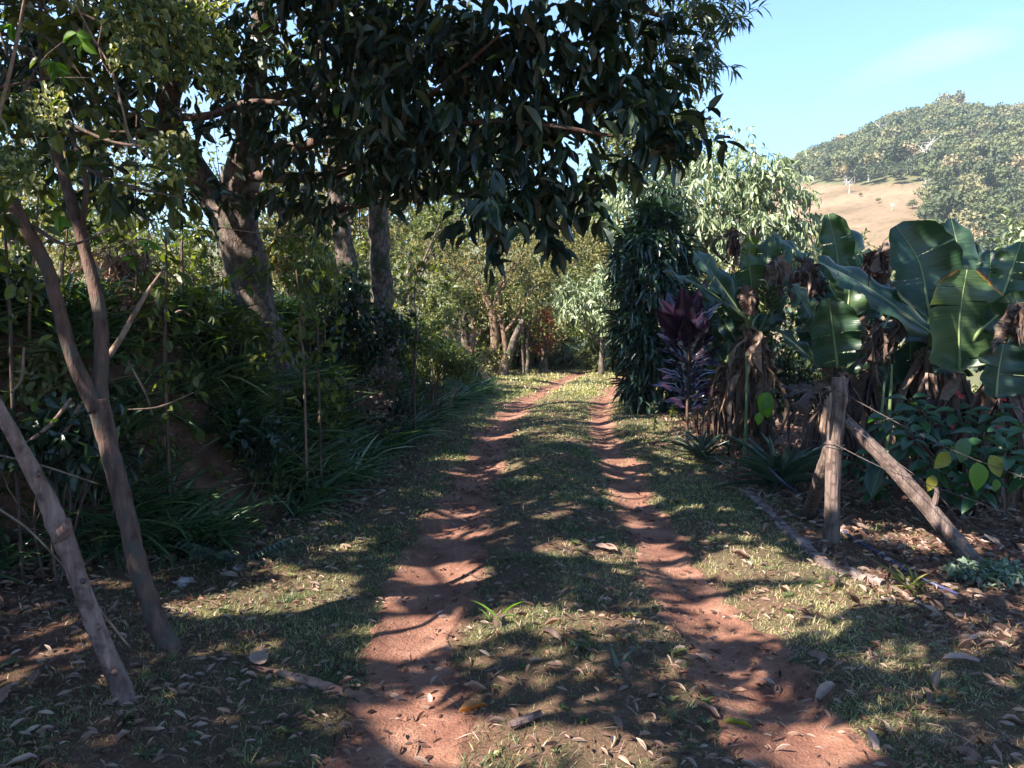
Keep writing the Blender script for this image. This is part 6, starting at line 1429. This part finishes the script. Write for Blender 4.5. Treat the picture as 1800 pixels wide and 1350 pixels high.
# the larger fallen leaves, each a thing of its own
GL = 'large dry leaves fallen beside and between the ruts'
shapes = []
for k in range(7):
    mb = MB(); tp = _leaf([.10, .14, .09, .24, .08, .12, .15][k], [1.2, .5, 1.7, .2, 1.0, .7, 1.5][k], [-.2, .1, -.3, .03, -.15, .2, -.25][k], [(.1, .45), (.28, .9), (.5, 1.), (.72, .8), (.9, .4)])
    V = tp[0].copy(); V[:, 2] += (vnoise(V[:, 0] * 14 + k * 5, V[:, 1] * 6, k) - .5) * .16; V[:, 0] += .18 * (V[:, 1] - .5) ** 2 * (1 if k % 2 else -1)
    mb.add(V, tp[1], tp[2], rng.uniform(.1, .95)); o_ = mb.build('dry_leaf', M['litter'], None, smooth=True)
    mod = (V, tp); shapes.append(o_.data); bpy.data.objects.remove(o_)
placed = []
cnt = 0
while cnt < 230:
    y = 2.15 + 6.3 * rng.random() ** 1.35; x = rng.uniform(-.7 * y - .1, min(.7 * y + .1, 4.4)); s_ = x - track(y)
    if abs(abs(s_) - .76) < .28 and rng.random() > .12: continue
    if x < foot(y) - .3: continue
    o_ = bpy.data.objects.new('dry_leaf', shapes[int(rng.integers(7))]); COL.objects.link(o_)
    L_ = rng.uniform(.05, .11); o_.location = (x, y, float(H(x, y)) + .016); o_.rotation_euler = (rng.normal() * .25, rng.normal() * .35, rng.random() * 6.28); o_.scale = (L_ * rng.uniform(.8, 1.2), L_, L_)
    tag(o_, 'curled dry brown leaf lying on the turf or litter by the ruts', 'dry leaf', GL); cnt += 1
def single(lab, px, py, L_, wd, rot, mm, name='dry_leaf', curl=.5, tilt=(0, 0), cat='dry leaf', z=.02):
    g_ = G(px, py); mb = MB(); tp = _leaf(wd, curl, -.1, [(.1, .5), (.28, .9), (.5, 1.), (.72, .8), (.9, .4)]); V = tp[0].copy(); V[:, 1] -= .5
    V[:, 2] += (vnoise(V[:, 0] * 9 + px, V[:, 1] * 5, 4) - .5) * .12
    mb.add(V, tp[1], tp[2], .75); o_ = mb.build(name, M[mm], None, smooth=True); o_.location = (g_[0], g_[1], g_[2] + z); o_.scale = (L_, L_, L_); o_.rotation_euler = (tilt[0], tilt[1], rot)
    tag(o_, lab, cat)
single('large pale tan leaf lying flat on the middle strip', 1066, 970, .16, .32, 1.2, 'litter', curl=.1)
single('orange-brown curled leaf lying in the left rut', 832, 1258, .13, .14, -1.25, 'orange', curl=.9)
single('pale upright dry leaf standing at the bottom of the right rut', 1531, 1318, .12, .16, .1, 'litter', curl=.5, tilt=(.9, 0))
single('greenish dry leaf at the edge of the right rut', 1295, 1284, .12, .12, 1.4, 'yellow', curl=.6)
single('pointed brown leaf curled on the right verge, larger than its neighbours', 1450, 1232, .15, .15, -.9, 'litter', curl=1.1, tilt=(.3, .2))
single('broad reddish-brown leaf on the left, right of the slender tree foot', 455, 1170, .13, .34, .4, 'litter', curl=.2)
single('brown star-shaped dry leaf left of the ruts', 402, 1018, .13, .3, 1.3, 'litter', curl=.2)
single('lobed grey-brown leaf on the right rut', 1232, 1165, .09, .26, .6, 'litter', curl=.3)
single('small pale leaf standing on the earth of the left rut', 754, 1238, .05, .3, .2, 'litter', curl=.4, tilt=(.8, 0))
single('long buff leaf lying on the right verge', 1690, 1172, .17, .16, 1.5, 'litter', curl=.4)
single('dark dry leaf alone on the earth of the right rut', 1122, 904, .10, .3, 1.4, 'litter', curl=.6)
# rolled bark, stick and stones
g_ = G(922, 1280); mb = MB(); tube(mb, [g_ + np.array([-.06, -.03, .02]), g_ + np.array([0, 0, .028]), g_ + np.array([.065, .04, .03])], [.012, .018, .015], 9, 12, .2)
tag(mb.build('bark_roll', M['polebark']), 'rolled piece of brown bark at the bottom of the middle strip', 'bark')
mb = MB(); rp = [G(*p) for p in [(440, 1172), (500, 1190), (560, 1206), (620, 1222), (680, 1228), (740, 1232)]]
tube(mb, [p + np.array([0, 0, -.004]) for p in rp], [.010, .024, .028, .024, .016, .005], 10, 40, .15)
tag(mb.build('surface_root', M['root'], None, smooth=True), 'dusty root lying half buried from the slender tree towards the left rut', 'root')
for k, (lab, a, b_) in enumerate([('thin twig ending at the orange-brown leaf', (762, 1222), (818, 1262)), ('short twig lying in the left rut near the bottom', (728, 1345), (733, 1300)), ('thin straw-coloured stick left of the slender tree foot', (60, 1165), (125, 1212)), ('dry stick across the foot of the left bank', (270, 1012), (370, 992)), ('twig beside the slender tree foot', (310, 1128), (385, 1112))]):
    A, B = G(*a), G(*b_); mb = MB(); tube(mb, [A + np.array([0, 0, .01]), (A + B) / 2 + np.array([.01, .01, .018]), B + np.array([0, 0, .012])], [.003, .004, .002], 6, 12, .2, k); tag(mb.build('twig', M['twig']), lab, 'twig')
def stone(lab, px, py, r):
    g_ = G(px, py); bpy_v = rdir(60); import bmesh
    bm = bmesh.new(); bmesh.ops.create_icosphere(bm, subdivisions=3, radius=1.)
    for v in bm.verts:
        c = v.co; f = 1 + .35 * (float(vnoise(np.array(c.x * 1.3 + px), np.array(c.y * 1.3 + c.z * 1.7), 3)) - .5) * 2 + .1 * (float(vnoise(np.array(c.x * 4), np.array(c.y * 4 + c.z * 3), 8)) - .5); v.co = Vector((c.x * r * f * 1.3, c.y * r * f, c.z * r * f * .6))
    me = bpy.data.meshes.new('stone'); bm.to_mesh(me); bm.free(); me.materials.append(M['rock']); o_ = bpy.data.objects.new('stone', me); COL.objects.link(o_); o_.location = (g_[0], g_[1], g_[2] + r * .25); tag(o_, lab, 'stone')
stone('pinkish stone near the slender tree at the bank foot', 325, 1028, .05); stone('pale stone half buried at the base of the bank grass', 500, 812, .07); stone('small stone in the lower bank soil', 420, 1000, .03)
# ------------------------------------------------------------------ the air
hz = obj('haze', [(-460, -70, -40), (640, -70, -40), (640, 760, -40), (-460, 760, -40), (-460, -70, 190), (640, -70, 190), (640, 760, 190), (-460, 760, 190)], [[(0, 3, 2, 1), (4, 5, 6, 7), (0, 1, 5, 4), (1, 2, 6, 5), (2, 3, 7, 6), (3, 0, 4, 7)]])
hm = mat('thin haze'); v_ = hm.node_tree.nodes.new('ShaderNodeVolumePrincipled'); v_.inputs['Color'].default_value = (.80, .92, 1, 1); v_.inputs['Density'].default_value = .00045; v_.inputs['Anisotropy'].default_value = .3
hm.node_tree.links.new(v_.outputs[0], hm.node_tree.nodes.new('ShaderNodeOutputMaterial').inputs['Volume'])
hz.data.materials.append(hm); tag(hz, 'thin bluish haze of the morning air', 'haze', kind='stuff')
